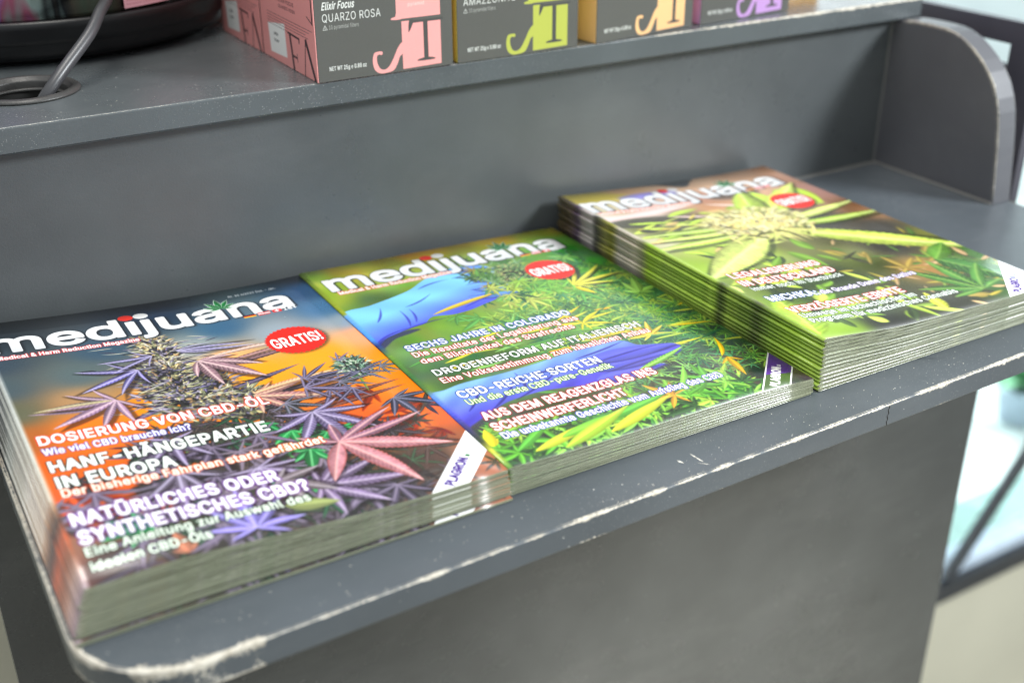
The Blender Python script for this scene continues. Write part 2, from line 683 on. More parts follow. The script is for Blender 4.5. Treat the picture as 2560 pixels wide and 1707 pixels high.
# front panel under the shelf and the tall end board with its square opening
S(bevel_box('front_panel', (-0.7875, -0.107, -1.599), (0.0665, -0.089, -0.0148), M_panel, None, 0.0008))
hy0, hy1, hz0, hz1 = -0.0790, -0.040, 0.0972, 0.1150
S(slab_with_hole('end_board', [(-0.0885, -1.599), (0.16, -1.599), (0.16, 0.1338), (-0.107, 0.1338), (-0.107, -0.0146), (-0.0885, -0.0146)],
                 [(hy0, hz0), (hy0, hz1), (hy1, hz1), (hy1, hz0)], 0.057, 0.066, M_board, None, 'YZ'))

# crack in the front edge and two scratches in the paint
ck = [(-0.3215 + 0.0006 * math.sin(i * 2.1) + 0.0003 * random.random(), -0.0008 - 0.0132 * i / 10) for i in range(11)]
vs, fs = [], []
for i, (cx, cz) in enumerate(ck):
    w = 0.00028 + 0.00022 * math.sin(i * 1.3) ** 2
    for s in (-1, 1):
        vs.append((cx + s * w, yfront(cx) - 0.00006, cz))
for i in range(10):
    fs.append((2 * i, 2 * i + 1, 2 * i + 3, 2 * i + 2))
S(mesh_obj('crack', vs, fs, M_crack))


def scratch(x0, y0, x1, y1, w):
    vs, fs = [], []
    n = 12
    for i in range(n + 1):
        t = i / n
        ww = w * (0.3 + random.random()) * math.sin(math.pi * (0.06 + 0.88 * t))
        px, py = x0 + (x1 - x0) * t, y0 + (y1 - y0) * t
        nx, ny = -(y1 - y0), (x1 - x0)
        l = math.hypot(nx, ny)
        for s in (-1, 1):
            vs.append((px + s * ww * nx / l, py + s * ww * ny / l, 0.00008))
    for i in range(n):
        fs.append((2 * i, 2 * i + 1, 2 * i + 3, 2 * i + 2))
    return S(mesh_obj('scratch', vs, fs, M_scratch))


scratch(-0.4525, -0.3065, -0.4515, -0.3165, 0.0006)
scratch(-0.4625, -0.3085, -0.4610, -0.3125, 0.0007)
scratch(-0.4545, -0.316, -0.4500, -0.3205, 0.0004)

# crumbs and dust lying on the shelf: nobody could count them
vs, fs = [], []
for i in range(420):
    if i < 260:
        x = random.uniform(-0.72, -0.05)
        y = yfront(x) + abs(random.gauss(0, 0.014)) + 0.002
    elif i < 360:
        x = random.uniform(-0.76, -0.56)
        y = random.uniform(-0.008, 0.05)
    else:
        x = random.uniform(-0.30, -0.02)
        y = random.uniform(-0.32, -0.24)
    zz = UZ1 if 260 <= i < 360 else 0.0
    s = random.choice([0.00012, 0.00016, 0.00022, 0.00032]) * (1 if zz == 0 else 0.8)
    b0 = len(vs)
    for k in range(5):
        a = k * 1.2566 + i
        vs.append((x + s * math.cos(a) * random.uniform(.7, 1.5), y + s * math.sin(a), zz + 0.00002))
    vs.append((x, y, zz + s * 0.9))
    for k in range(5):
        fs.append((b0 + k, b0 + (k + 1) % 5, b0 + 5))
cr = mesh_obj('crumbs', vs, fs, simple('pale_crumbs', (0.58, 0.56, 0.50), 0.8))
cr['kind'] = 'stuff'
tag(cr, 'pale dust and paint crumbs scattered on both shelves', 'crumbs')

# ------------------------------------------------------------------ print painter
PX = 5.0


def find_font():
    try:
        return bpy.data.fonts.load(bpy.utils.system_resource('DATAFILES') + '/fonts/Inter.woff2')
    except Exception:
        return None


FONT = find_font()
_tc = {}


def contours(text):
    """closed outlines of a line of text as polygons, plus its advance width (cap height = 1)"""
    if text in _tc:
        return _tc[text]
    c = bpy.data.curves.new('txt', 'FONT')
    c.body = text.replace('I', '\u0399') if FONT else text
    if FONT:
        c.font = FONT
    c.resolution_u = 4
    c.space_character = 1.0 if 'med' in text[:3] else 1.07
    o = bpy.data.objects.new('txt', c)
    COL.objects.link(o)
    dg = bpy.context.evaluated_depsgraph_get()
    cu = o.evaluated_get(dg).to_curve(dg)
    polys = []
    for s in cu.splines:
        bp = s.bezier_points
        n = len(bp)
        if n < 2:
            continue
        pts = []
        for i in range(n):
            a, b = bp[i], bp[(i + 1) % n]
            p0, p1, p2, p3 = [np.array(q[:2]) for q in (a.co, a.handle_right, b.handle_left, b.co)]
            if np.linalg.norm(np.cross(np.append(p3 - p0, 0), np.append(p1 - p0, 0))) < 1e-6 and np.linalg.norm(np.cross(np.append(p3 - p0, 0), np.append(p2 - p0, 0))) < 1e-6:
                pts.append(p0)
            else:
                for t in (0, .25, .5, .75):
                    pts.append((1 - t) ** 3 * p0 + 3 * (1 - t) ** 2 * t * p1 + 3 * (1 - t) * t * t * p2 + t ** 3 * p3)
        polys.append(np.array(pts))
    bpy.data.objects.remove(o)
    bpy.data.curves.remove(c)
    _tc[text] = polys
    return polys


_CAP = max(p[:, 1].max() for p in contours('H'))


def fill(polys, w, h, ss=3):
    """anti-aliased non-zero coverage of polygons given in pixels (y down) on a w x h canvas"""
    w, h = int(w), int(h)
    acc = np.zeros((h * ss, w + 2))
    for P in polys:
        A = np.asarray(P, float)
        B = np.roll(A, -1, 0)
        for (x0, y0), (x1, y1) in zip(A, B):
            if y0 == y1:
                continue
            s = 1.0
            if y0 > y1:
                x0, y0, x1, y1 = x1, y1, x0, y0
                s = -1.0
            r0 = max(0, math.ceil(y0 * ss - 0.5))
            r1 = min(h * ss, math.ceil(y1 * ss - 0.5))
            if r1 <= r0:
                continue
            rr = np.arange(r0, r1)
            xx = np.clip(x0 + ((rr + 0.5) / ss - y0) * (x1 - x0) / (y1 - y0), 0, w)
            fl = np.floor(xx).astype(int)
            fr = xx - fl
            acc[rr, fl] += s * (1 - fr)
            acc[rr, fl + 1] += s * fr
    c = np.clip(np.abs(np.cumsum(acc, 1)[:, :w]), 0, 1)
    return c.reshape(h, ss, w).mean(1)


def blur(a, r):
    if r < 0.5:
        return a
    n = int(max(1, round(r)))
    for _ in range(2):
        for ax in (0, 1):
            p = np.pad(a, [(n + 1, n) if i == ax else (0, 0) for i in range(a.ndim)], mode='edge')
            c = np.cumsum(p, axis=ax)
            hi = [slice(None)] * a.ndim
            lo = [slice(None)] * a.ndim
            hi[ax] = slice(2 * n + 1, None)
            lo[ax] = slice(0, -(2 * n + 1))
            a = (c[tuple(hi)] - c[tuple(lo)]) / (2 * n + 1)
    return a


def dilate(a, r):
    if r <= 0:
        return a
    out = a.copy()
    n = max(8, int(2 * math.pi * r))
    for k in range(n):
        dx_, dy_ = r * math.cos(2 * math.pi * k / n), r * math.sin(2 * math.pi * k / n)
        out = np.maximum(out, np.roll(np.roll(a, int(round(dx_)), 1), int(round(dy_)), 0))
    return out


class Art:
    def __init__(s, wmm, hmm, px=PX):
        s.px = px
        s.w, s.h = int(wmm * px), int(hmm * px)
        s.wm, s.hm = wmm, hmm
        s.a = np.zeros((s.h, s.w, 3))
        yy, xx = np.mgrid[0:s.h, 0:s.w]
        s.X = (xx + .5) / px
        s.Y = hmm - (yy + .5) / px

    def fine(s, bx):
        if not hasattr(s, 'nz'):
            q = blur(RNG.random((s.h // 2 + 1, s.w // 2 + 1)), 1) * .5 + blur(RNG.random((s.h // 2 + 1, s.w // 2 + 1)), 5) * 1.6
            q = (q - q.mean()) / q.std()
            s.nz = np.clip(np.repeat(np.repeat(q, 2, 0), 2, 1)[:s.h, :s.w] * .25 + .5, 0, 1)
        return s.nz[bx]

    def gradient(s, pts, power=2.2):
        st = 8
        X, Y = s.X[::st, ::st], s.Y[::st, ::st]
        num = np.zeros(X.shape + (3,))
        den = np.zeros(X.shape)
        for x, y, c in pts:
            w = 1.0 / (((X - x) ** 2 + (Y - y) ** 2) ** (power / 2) + 160)
            num += w[..., None] * np.array(c)
            den += w
        g = num / den[..., None] / 255.0
        g = np.repeat(np.repeat(g, st, 0), st, 1)[:s.h, :s.w]
        s.a[:] = blur(g, st)

    def cloud(s, scale, amp, col=None):
        n = RNG.standard_normal((max(3, int(s.hm / scale)) + 2, max(3, int(s.wm / scale)) + 2, 1 if col is None else 3))
        yi = np.linspace(0, n.shape[0] - 1.001, s.h)
        xi = np.linspace(0, n.shape[1] - 1.001, s.w)
        y0, x0 = yi.astype(int), xi.astype(int)
        fy, fx = (yi - y0)[:, None, None], (xi - x0)[None, :, None]
        fy, fx = fy * fy * (3 - 2 * fy), fx * fx * (3 - 2 * fx)
        v = (n[y0][:, x0] * (1 - fx) + n[y0][:, x0 + 1] * fx) * (1 - fy) + (n[y0 + 1][:, x0] * (1 - fx) + n[y0 + 1][:, x0 + 1] * fx) * fy
        s.a += v * amp
        np.clip(s.a, 0, 1, out=s.a)

    def box(s, x0, y0, x1, y1):
        c0, c1 = max(0, int(x0 * s.px)), min(s.w, int(x1 * s.px) + 2)
        r0, r1 = max(0, int((s.hm - y1) * s.px)), min(s.h, int((s.hm - y0) * s.px) + 2)
        if c1 <= c0 or r1 <= r0:
            return None
        return slice(r0, r1), slice(c0, c1)

    def blend(s, bx, m, col):
        m = m[..., None]
        s.a[bx] = s.a[bx] * (1 - m) + np.clip(col, 0, 1) * m

    def poly(s, pts, col, soft=0.0, alpha=1.0, shade=None):
        pts = np.array(pts, float)
        pad = soft * 2 + 1
        bx = s.box(pts[:, 0].min() - pad, pts[:, 1].min() - pad, pts[:, 0].max() + pad, pts[:, 1].max() + pad)
        if bx is None:
            return
        q = np.stack([pts[:, 0] * s.px - bx[1].start, (s.hm - pts[:, 1]) * s.px - bx[0].start], 1)
        m = fill([q], bx[1].stop - bx[1].start, bx[0].stop - bx[0].start)
        m = blur(m, soft * s.px) * alpha
        c = np.array(col) / 255.0
        if shade is not None:
            c = shade(s.X[bx], s.Y[bx])
        s.blend(bx, m, c)

    def smoothpoly(s, pts, *a, **k):
        P = np.array(pts, float)
        n = len(P)
        o = []
        for i in range(n):
            p0, p1, p2, p3 = P[i - 1], P[i], P[(i + 1) % n], P[(i + 2) % n]
            for t in (0, .25, .5, .75):
                o.append(0.5 * (2 * p1 + (p2 - p0) * t + (2 * p0 - 5 * p1 + 4 * p2 - p3) * t * t + (3 * p1 - p0 - 3 * p2 + p3) * t ** 3))
        s.poly(o, *a, **k)

    def leaflet(s, x, y, ang, ln, wd, col, vein=None, bend=0.0, ser=14, soft=0.0, dark=0.7, alpha=1.0, edge=None):
        ex = ln * (1.05 + abs(bend))
        bx = s.box(x - ex, y - ex, x + ex, y + ex)
        if bx is None:
            return
        dx_, dy_ = s.X[bx] - x, s.Y[bx] - y
        c, t = math.cos(ang), math.sin(ang)
        u = (dx_ * c + dy_ * t) / ln
        v = (-dx_ * t + dy_ * c) / ln - bend * u * u
        uc = np.clip(u, 0, 1)
        prof = np.sin(math.pi * uc ** 0.85) ** 0.9 * (1 - 0.18 * uc)
        sw = (uc * ser) % 1.0
        w = wd / ln * prof * (1 - (0.13 + .05 * math.sin(x * 3 + y)) * sw * (ser > 0)) + 1e-6
        av = np.abs(v)
        m = np.clip((w - av) * ln * s.px / (1 + soft * s.px) + 0.5, 0, 1) * ((u > 0) & (u < 1)) * alpha
        if m.max() <= 0:
            return
        ys, xs_ = np.where(m > 0)
        sl = (slice(ys.min(), ys.max() + 1), slice(xs_.min(), xs_.max() + 1))
        m, u, v, av, w = m[sl], u[sl], v[sl], av[sl], w[sl]
        bx = (slice(bx[0].start + sl[0].start, bx[0].start + sl[0].stop), slice(bx[1].start + sl[1].start, bx[1].start + sl[1].stop))
        col = np.array(col) / 255.0
        vein = col * 1.5 + .08 if vein is None else np.array(vein) / 255.0
        rel = av / w
        k = np.where(v > 0, 1.12, 0.88) * (1.0 - 0.22 * rel ** 2)
        C = col[None, None] * k[..., None]
        if ser > 0:
            tt = (u - av * 0.9) * ser
            ln_ = np.exp(-(((tt % 1.0) - .5) / .12) ** 2) * (rel < .93)
            dk = np.exp(-(((tt % 1.0) - .85) / .20) ** 2)
            nz = s.fine(bx)
            C = C * (1 - (1 - dark) * .8 * (dk * (.4 + 1.0 * nz))[..., None])
            C = C + (vein - C) * (0.42 * ln_ * (.25 + .9 * (1 - nz)))[..., None]
            C = C * (.84 + .32 * nz[..., None])
            mid = np.exp(-(av * ln / (0.30 + 0.012 * ln)) ** 2)
            C = C + (vein - C) * (0.75 * mid)[..., None]
        if edge is not None:
            C = C + (np.array(edge) / 255.0 - C) * np.clip((rel - .80) * 5, 0, 1)[..., None] * .8
        s.blend(bx, m, C)

    def fan(s, x, y, ang, size, col, vein=None, n=7, spread=2.1, wr=0.13, bend=0.12, soft=0.0, edge=None, jit=0.12, ser=14, dark=0.7):
        order = sorted(range(n), key=lambda i: -abs(i - (n - 1) / 2))
        if size > 28 and soft == 0:
            st = random.getstate()
            for i in order:
                t = (i - (n - 1) / 2) / ((n - 1) / 2)
                a = ang + t * spread
                l = size * (1 - 0.55 * abs(t) ** 1.4)
                s.leaflet(x + 1.2, y - 1.6, a, l * 1.04, l * wr * 1.12, (22, 16, 20), None, bend * t, 0, 1.2, alpha=.55)
            random.setstate(st)
        for i in order:
            t = (i - (n - 1) / 2) / ((n - 1) / 2)
            a = ang + t * spread + random.uniform(-jit, jit) * .5
            l = size * (1 - 0.55 * abs(t) ** 1.4) * random.uniform(.9, 1.08)
            cc = np.array(col) * random.uniform(.85, 1.12)
            s.leaflet(x, y, a, l, l * wr, cc, vein, bend * t + random.uniform(-.08, .08), ser, soft, dark, edge=edge)

    def bud(s, x, y, w, h, pal, n=260, sz=1.0):
        """a flower cluster: dark heart, fat little calyxes, slender leaves poking out of it"""
        for i in range(n // 3):
            t = random.random()
            r = w * 0.5 * math.sin(math.pi * (0.10 + 0.82 * (1 - t))) ** .6
            xx, yy = x + random.uniform(-.75, .75) * r, y + h * (t - .5) * .8
            s.leaflet(xx, yy, random.uniform(0, 6.3), 6 * sz, 2.2 * sz, (44, 42, 40), None, 0, 0, .5)
        for i in range(n):
            t = i / n
            r = w * 0.5 * math.sin(math.pi * (0.10 + 0.82 * t)) ** .6
            q = random.uniform(-1, 1)
            xx, yy = x + q * r, y + h * (.5 - t) + random.gauss(0, 1.5)
            k = random.random()
            c = np.array(random.choice(pal)) * random.uniform(.7, 1.2)
            if k < .62:
                l = random.uniform(2.0, 4.2) * sz
                s.leaflet(xx, yy, random.uniform(0, math.pi), l, l * random.uniform(.28, .42), c, None, random.uniform(-.2, .2), 0)
            else:
                l = random.uniform(4.5, 10) * sz
                a = math.pi / 2 - q * 1.5 + random.gauss(0, .35)
                s.leaflet(xx, yy, a, l, l * random.uniform(.07, .13), c, None, random.uniform(-.3, .3), 0)
                s.leaflet(xx, yy, a + .1, l * .8, .28, c * 1.5 + 30, None, 0, 0)

    def text(s, txt, x, y, width, cap, col=(245, 245, 245), glow=None, gr=1.0, bold=0.10, ga=0.95, rot=0.0, shear=0.0, shadow=None, grad=None):
        P = contours(txt)
        x0 = min(p[:, 0].min() for p in P)
        x1 = max(p[:, 0].max() for p in P)
        sx, sy = width / (x1 - x0), cap / _CAP
        pad = gr * 3 + 1.5
        W_, H_ = (width + 2 * pad), (cap * 1.9 + 2 * pad)
        px = s.px * 2
        ct, st_ = math.cos(rot), math.sin(rot)
        # canvas around the rotated text
        cor = [(ux * ct - uy * st_, ux * st_ + uy * ct) for ux in (-pad, width + pad) for uy in (-cap * .45 - pad, cap * 1.4 + pad)]
        bx = s.box(x + min(c[0] for c in cor), y + min(c[1] for c in cor), x + max(c[0] for c in cor), y + max(c[1] for c in cor))
        if bx is None:
            return
        ox, oy = bx[1].start / s.px, s.hm - bx[0].start / s.px
        qs = []
        for p in P:
            ux = (p[:, 0] - x0) * sx + p[:, 1] * sy * shear
            uy = p[:, 1] * sy
            X = x + ux * ct - uy * st_
            Y = y + ux * st_ + uy * ct
            qs.append(np.stack([(X - ox) * px, (oy - Y) * px], 1))
        w2, h2 = 2 * (bx[1].stop - bx[1].start), 2 * (bx[0].stop - bx[0].start)
        m = fill(qs, w2, h2, 2)
        m = dilate(m, bold * cap * px * 0.5)
        ds = lambda q: q.reshape(h2 // 2, 2, w2 // 2, 2).mean((1, 3))
        if shadow is not None:
            g = np.clip(blur(ds(dilate(m, 0.5 * px)), 0.8 * s.px) * 1.2, 0, 1) * .8
            g = np.roll(np.roll(g, int(.7 * s.px), 1), int(.7 * s.px), 0)
            s.blend(bx, g, np.array(shadow) / 255.0)
        if glow is not None:
            g = dilate(m, gr * px * .55)
            g = np.clip(blur(ds(g), gr * s.px * .35) * 1.15, 0, 1) * ga
            s.blend(bx, g, np.array(glow) / 255.0)
        c = np.array(col) / 255.0
        if grad is not None:
            t = np.clip((s.Y[bx] - y) / cap, 0, 1)[..., None]
            c = c * t + np.array(grad) / 255.0 * (1 - t)
        s.blend(bx, ds(m), c)

    def burst(s, x, y, r, col, teeth=34, depth=.07):
        pts = lambda R, ox=0, oy=0: [(x + ox + R * (1 - depth * (k % 2)) * math.cos(math.pi * k / teeth), y + oy + R * (1 - depth * (k % 2)) * math.sin(math.pi * k / teeth)) for k in range(2 * teeth)]
        s.poly(pts(r * 1.02, 1.2, -1.4), (20, 10, 10), 1.0, .55)
        s.poly(pts(r), col)

    def image(s, name):
        im = bpy.data.images.new(name, s.w, s.h, alpha=False)
        buf = np.ones((s.h, s.w, 4), dtype=np.float32)
        buf[..., :3] = np.clip(s.a, 0, 1)[::-1]
        im.pixels.foreach_set(buf.ravel())
        im.update()
        im.pack()
        return im


def print_mat(name, im, rough=0.22, coat=0.4, wear=0.0):
    m, nt, b = mat(name)
    t = N(nt, 'ShaderNodeTexImage')
    t.image = im
    t.extension = 'EXTEND'
    uv = N(nt, 'ShaderNodeUVMap', uv_map='UVMap')
    L(nt, uv.outputs[0], t.inputs[0])
    c = t.outputs[0]
    L(nt, c, b.inputs['Base Color'])
    co = objco(nt)
    L(nt, math_(nt, 'MULTIPLY_ADD', noise(nt, 60, 3, .5, co), 0.12, rough - .06), b.inputs['Roughness'])
    b.inputs['Coat Weight'].default_value = coat
    b.inputs['Coat Roughness'].default_value = 0.18
    bump(nt, b, noise(nt, 18, 3, .5, co), 0.12, 0.0008)
    return m


MW, ML = 204.5, 283.0


def logo(A, x, y, w, leaf=True):
    sc = w / 179.0
    cap = 24.5 * sc
    P = contours('med\u0131\u0237uana')
    A.text('med\u0131\u0237uana', x, y, w, cap, (248, 248, 248), (30, 34, 40), .5, .105, .5, shadow=(25, 28, 34), grad=(214, 216, 220))
    fx = lambda t: max(p[:, 0].max() for p in contours(t))
    x0 = min(p[:, 0].min() for p in P)
    tot = max(p[:, 0].max() for p in P) - x0
    pi = x + (fx('med\u0131') - x0) / tot * w - 2.3 * sc
    pj = x + (fx('med\u0131\u0237') - x0) / tot * w - 2.3 * sc
    for px_, c in ((pi, (232, 46, 30)), (pj, (238, 238, 238))):
        A.poly([(px_ + 4.6 * sc * math.cos(t), y + 25.5 * sc + 4.0 * sc * math.sin(t)) for t in np.linspace(0, 2 * math.pi, 24, endpoint=False)], c)
    lx, ly = x + w * .765, y + 16.5 * sc
    for k in range(7):
        t = (k - 3) / 3
        a = math.pi / 2 + t * 1.75
        l = 15 * sc * (1 - .45 * abs(t) ** 1.5)
        A.leaflet(lx, ly, a, l, l * .17, (220, 245, 225), None, 0, 0)
        A.leaflet(lx, ly, a, l * .93, l * .13, (30, 150, 70), (10, 90, 40), 0, 8)


def flags(A, x, y):
    for k, c in enumerate(((30, 25, 20), (215, 40, 30), (240, 190, 30))):
        A.poly([(x, y + 4 - k * 1.33), (x + 8, y + 4 - k * 1.33), (x + 8, y + 2.67 - k * 1.33), (x, y + 2.67 - k * 1.33)], c)
    for k, c in enumerate(((220, 50, 50), (240, 240, 240), (220, 50, 50))):
        A.poly([(x + 9.5, y + 4 - k * 1.33), (x + 17.5, y + 4 - k * 1.33), (x + 17.5, y + 2.67 - k * 1.33), (x + 9.5, y + 2.67 - k * 1.33)], c)
    A.poly([(x + 19, y), (x + 25, y), (x + 25, y + 4), (x + 19, y + 4)], (220, 40, 40))
    A.poly([(x + 21.5, y + .7), (x + 22.5, y + .7), (x + 22.5, y + 3.3), (x + 21.5, y + 3.3)], (245, 245, 245))
    A.poly([(x + 20.5, y + 1.5), (x + 23.5, y + 1.5), (x + 23.5, y + 2.5), (x + 20.5, y + 2.5)], (245, 245, 245))
    A.text('18+', x + 26.5, y + .3, 8.5, 4, (235, 235, 235), None, .3, .12)


def gratis(A, x, y, r):
    A.burst(x, y, r, (236, 34, 22))
    A.text('GRATIS!', x - r * .80, y - r * .36, r * 1.62, r * .68, (255, 255, 255), (120, 10, 8), .5, .07, .7)


def ribbon(A, x0, x1, lower=(252, 252, 252), upper=(252, 252, 252), border=None, tcol=(60, 30, 120), sq=(40, 110, 60)):
    # diagonal corner band running from the bottom edge to the right edge
    r0, r1 = MW - x0, MW - x1
    p = [(x0, -1), (MW + 1, r0 + 2), (MW + 1, r1 + 1), (x1 - 1, -1)]
    A.poly(p, lower)
    if upper != lower:
        k = .42
        A.poly([(x0 + (MW - x0) * k, r0 * k), (MW + 1, r0 + 2), (MW + 1, r1 + 1), (x1 + (MW - x1) * (k + .25), r1 * (k + .25))], upper)
    if border:
        for a, rr in ((x0, r0), (x1, r1)):
            A.poly([(a - .9, 0), (MW, rr + .9), (MW, rr - .5), (a + .5, 0)], border)
    cx = (x0 + x1) / 2
    A.text('PLAGRON', cx + 3.2, 1.5, 25.5, 5.0, tcol, None, .3, .16, rot=math.radians(46))
    c, s_ = math.cos(math.radians(46)), math.sin(math.radians(46))
    bx_, by_ = cx + 3.2 + 27.2 * c, 1.5 + 27.2 * s_
    A.poly([(bx_, by_), (bx_ + 2.2 * c, by_ + 2.2 * s_), (bx_ + 2.2 * c - 2.4 * s_, by_ + 2.2 * s_ + 2.4 * c), (bx_ - 2.4 * s_, by_ + 2.4 * c)], sq)


R_ = math.radians


def cover_one():
    A = Art(MW, ML)
    A.gradient([(0, 283, (24, 26, 32)), (100, 283, (22, 28, 38)), (204, 283, (24, 32, 44)), (0, 255, (34, 42, 54)), (100, 258, (30, 48, 72)), (200, 258, (36, 72, 110)),
                (0, 225, (54, 68, 84)), (60, 225, (58, 80, 104)), (130, 228, (60, 96, 128)), (200, 225, (64, 110, 148)),
                (0, 190, (70, 86, 94)), (40, 195, (84, 98, 104)), (110, 205, (150, 156, 160)), (160, 205, (150, 160, 170)), (204, 200, (140, 160, 172)),
                (0, 160, (92, 96, 76)), (35, 165, (170, 130, 90)), (120, 185, (250, 175, 110)), (204, 180, (248, 170, 110)), (170, 165, (255, 158, 22)), (130, 160, (255, 155, 10)),
                (0, 130, (170, 96, 40)), (30, 130, (245, 120, 20)), (70, 140, (255, 140, 10)), (204, 140, (255, 150, 10)), (204, 110, (255, 130, 12)), (100, 110, (255, 125, 12)),
                (0, 95, (225, 95, 25)), (40, 85, (245, 100, 20)), (204, 80, (245, 105, 25)), (160, 75, (240, 90, 25)), (0, 60, (225, 80, 30)), (30, 50, (170, 70, 40)),
                (0, 28, (130, 90, 70)), (15, 15, (60, 52, 46)), (60, 10, (44, 42, 40)), (120, 15, (46, 44, 42)), (170, 30, (60, 52, 44)), (204, 20, (170, 100, 70)), (120, 50, (70, 60, 55))], 3.2)
    A.cloud(60, .012, 1)
    # soft dark orange shadows of far leaves
    for (x, y, a, z) in ((190, 72, -160, 28), (200, 84, -170, 26), (182, 60, -140, 22), (195, 52, -150, 22), (12, 66, 20, 30), (8, 50, 10, 34), (180, 108, -170, 30)):
        A.fan(x, y, R_(a), z, (130, 40, 16), None, 5, 1.2, .12, .1, 1.2, ser=0)
    # dark mass of foliage in the middle and lower part
    for i in range(300):
        x = random.gauss(100, 42)
        y = random.uniform(4, 118)
        if y < 60 and x < 20 and random.random() < .8:
            continue
        if y > 84 and abs(x - 92) > 46:
            continue
        c = random.choice([(44, 40, 44), (60, 52, 60), (38, 46, 34), (70, 60, 72), (30, 60, 40), (52, 44, 40)])
        A.fan(x, y, random.uniform(-math.pi, 0), random.uniform(12, 26), c, None, 6, 1.9, .10, .14, 0, ser=10)
    for i in range(18):
        A.fan(random.gauss(115, 36), random.uniform(28, 105), random.uniform(-2.6, -.4), random.uniform(10, 20), random.choice([(20, 120, 60), (34, 140, 70), (70, 130, 50)]), (120, 220, 140), 5, 1.5, .2, .1, ser=9)
    for i in range(30):
        x, y = random.gauss(90, 42), random.uniform(14, 96)
        if y > 70 and x > 140:
            continue
        A.fan(x, y, random.uniform(-2.8, -.2), random.uniform(20, 34), random.choice([(78, 68, 90), (96, 84, 106), (72, 68, 78), (110, 96, 104)]), (150, 136, 160), 7, 2.0, .095, .18)
    # dark stalks reaching across the orange
    for (x, y, a, l, c) in ((112, 176, 4, 62, (96, 70, 72)), (120, 181, 8, 52, (130, 96, 92)), (124, 130, 6, 58, (60, 48, 54)), (132, 124, -2, 62, (60, 46, 48)), (150, 138, 0, 40, (46, 44, 60)),
                            (40, 150, 170, 34, (120, 100, 120)), (150, 103, 6, 50, (90, 50, 40)), (140, 108, 10, 60, (80, 44, 36)), (100, 142, 18, 60, (70, 60, 80)), (96, 150, 200, 60, (86, 74, 100))):
        A.leaflet(x, y, R_(a), l, l * .05, c, None, random.uniform(-.12, .12), 18)
    # main flower spike
    pal = [(120, 120, 96), (160, 158, 124), (96, 92, 110), (56, 52, 64), (180, 168, 116), (190, 150, 104), (82, 76, 110), (40, 38, 44), (140, 130, 150), (100, 104, 76)]
    A.bud(90, 148, 54, 62, pal, 700, sz=1.15)
    A.bud(84, 178, 32, 60, pal, 620, sz=1.0)
    A.bud(88, 208, 22, 46, pal + [(225, 205, 160), (235, 190, 130), (200, 190, 170)], 620, sz=.85)
    A.bud(110, 128, 44, 28, pal, 380, sz=1.1)
    for i in range(120):
        x, y = random.gauss(88, 13), random.uniform(135, 226)
        a = random.uniform(-.4, .4) + (0 if x > 88 else math.pi)
        A.leaflet(x, y, a, random.uniform(6, 16), .55, random.choice([(150, 145, 175), (70, 66, 84), (205, 200, 180), (30, 28, 34)]), None, random.uniform(-.3, .3), 0)
    # the readable leaves
    lv = (214, 204, 236)
    A.fan(72, 190, R_(205), 44, (104, 98, 168), lv, 5, 1.0, .075, .34, edge=(40, 36, 70))
    A.fan(84, 205, R_(195), 34, (110, 106, 160), lv, 4, .7, .06, .30)
    A.fan(98, 206, R_(-8), 50, (110, 106, 150), lv, 4, .6, .045, -.34)
    A.fan(106, 188, R_(-52), 46, (176, 134, 146), (250, 220, 216), 5, 1.15, .125, -.22, edge=(90, 60, 70))
    A.leaflet(112, 190, R_(12), 66, 2.6, (190, 150, 140), (250, 220, 200), -.22, 22)
    A.fan(52, 158, R_(215), 42, (150, 118, 146), (236, 206, 214), 7, 1.5, .09, .2, edge=(80, 60, 90))
    A.leaflet(50, 158, R_(172), 40, 2.6, (150, 130, 120), (230, 220, 160), .15, 16)
    A.fan(120, 133, R_(-24), 44, (186, 130, 128), (250, 214, 170), 5, 1.1, .115, .14, edge=(120, 70, 80))
    A.leaflet(120, 136, R_(14), 56, 3.2, (206, 150, 120), (250, 210, 160), -.12, 24)
    A.bud(183, 140, 19, 26, [(90, 120, 100), (60, 84, 80), (150, 170, 140), (40, 44, 58), (180, 190, 170), (34, 90, 50)], 340, sz=.7)
    A.leaflet(181, 130, R_(-97), 22, .9, (120, 140, 50), None, 0, 0)
    for a in (-150, -30, -60, 10, 25, 170, 190):
        A.leaflet(184, 134, R_(a), 22, 1.3, (46, 46, 66), (140, 140, 170), random.uniform(-.3, .3), 12)
    A.fan(187, 96, R_(-62), 28, (46, 46, 66), (150, 150, 176), 6, 1.4, .12, .14)
    for (x, y, a, z) in ((168, 128, -20, 24), (160, 122, -60, 26), (148, 130, -10, 30), (172, 118, -120, 22), (132, 118, -50, 28), (196, 134, -30, 18), (152, 140, 20, 26), (178, 152, 60, 14)):
        A.fan(x, y, R_(a), z, random.choice([(58, 52, 80), (84, 74, 106), (48, 58, 56)]), (160, 150, 180), 6, 1.4, .075, .2)
    A.fan(66, 104, R_(-95), 32, (132, 112, 152), lv, 7, 1.8, .10, .18, edge=(60, 50, 80))
    A.fan(142, 102, R_(-82), 44, (122, 108, 150), (208, 196, 226), 7, 1.75, .12, .18, edge=(54, 46, 78))
    A.fan(60, 72, R_(-100), 34, (104, 92, 112), lv, 7, 1.7, .10, .14)
    A.fan(96, 60, R_(-70), 34, (120, 104, 136), lv, 7, 1.7, .10, .14)
    A.fan(126, 66, R_(-110), 20, (22, 116, 60), (150, 235, 160), 5, 1.2, .2, .1)
    A.fan(36, 36, R_(200), 26, (20, 130, 60), (120, 220, 140), 5, 1.2, .2, .1)
    A.fan(118, 32, R_(-16), 44, (122, 102, 138), (206, 190, 214), 7, 1.7, .12, .14, edge=(60, 48, 70))
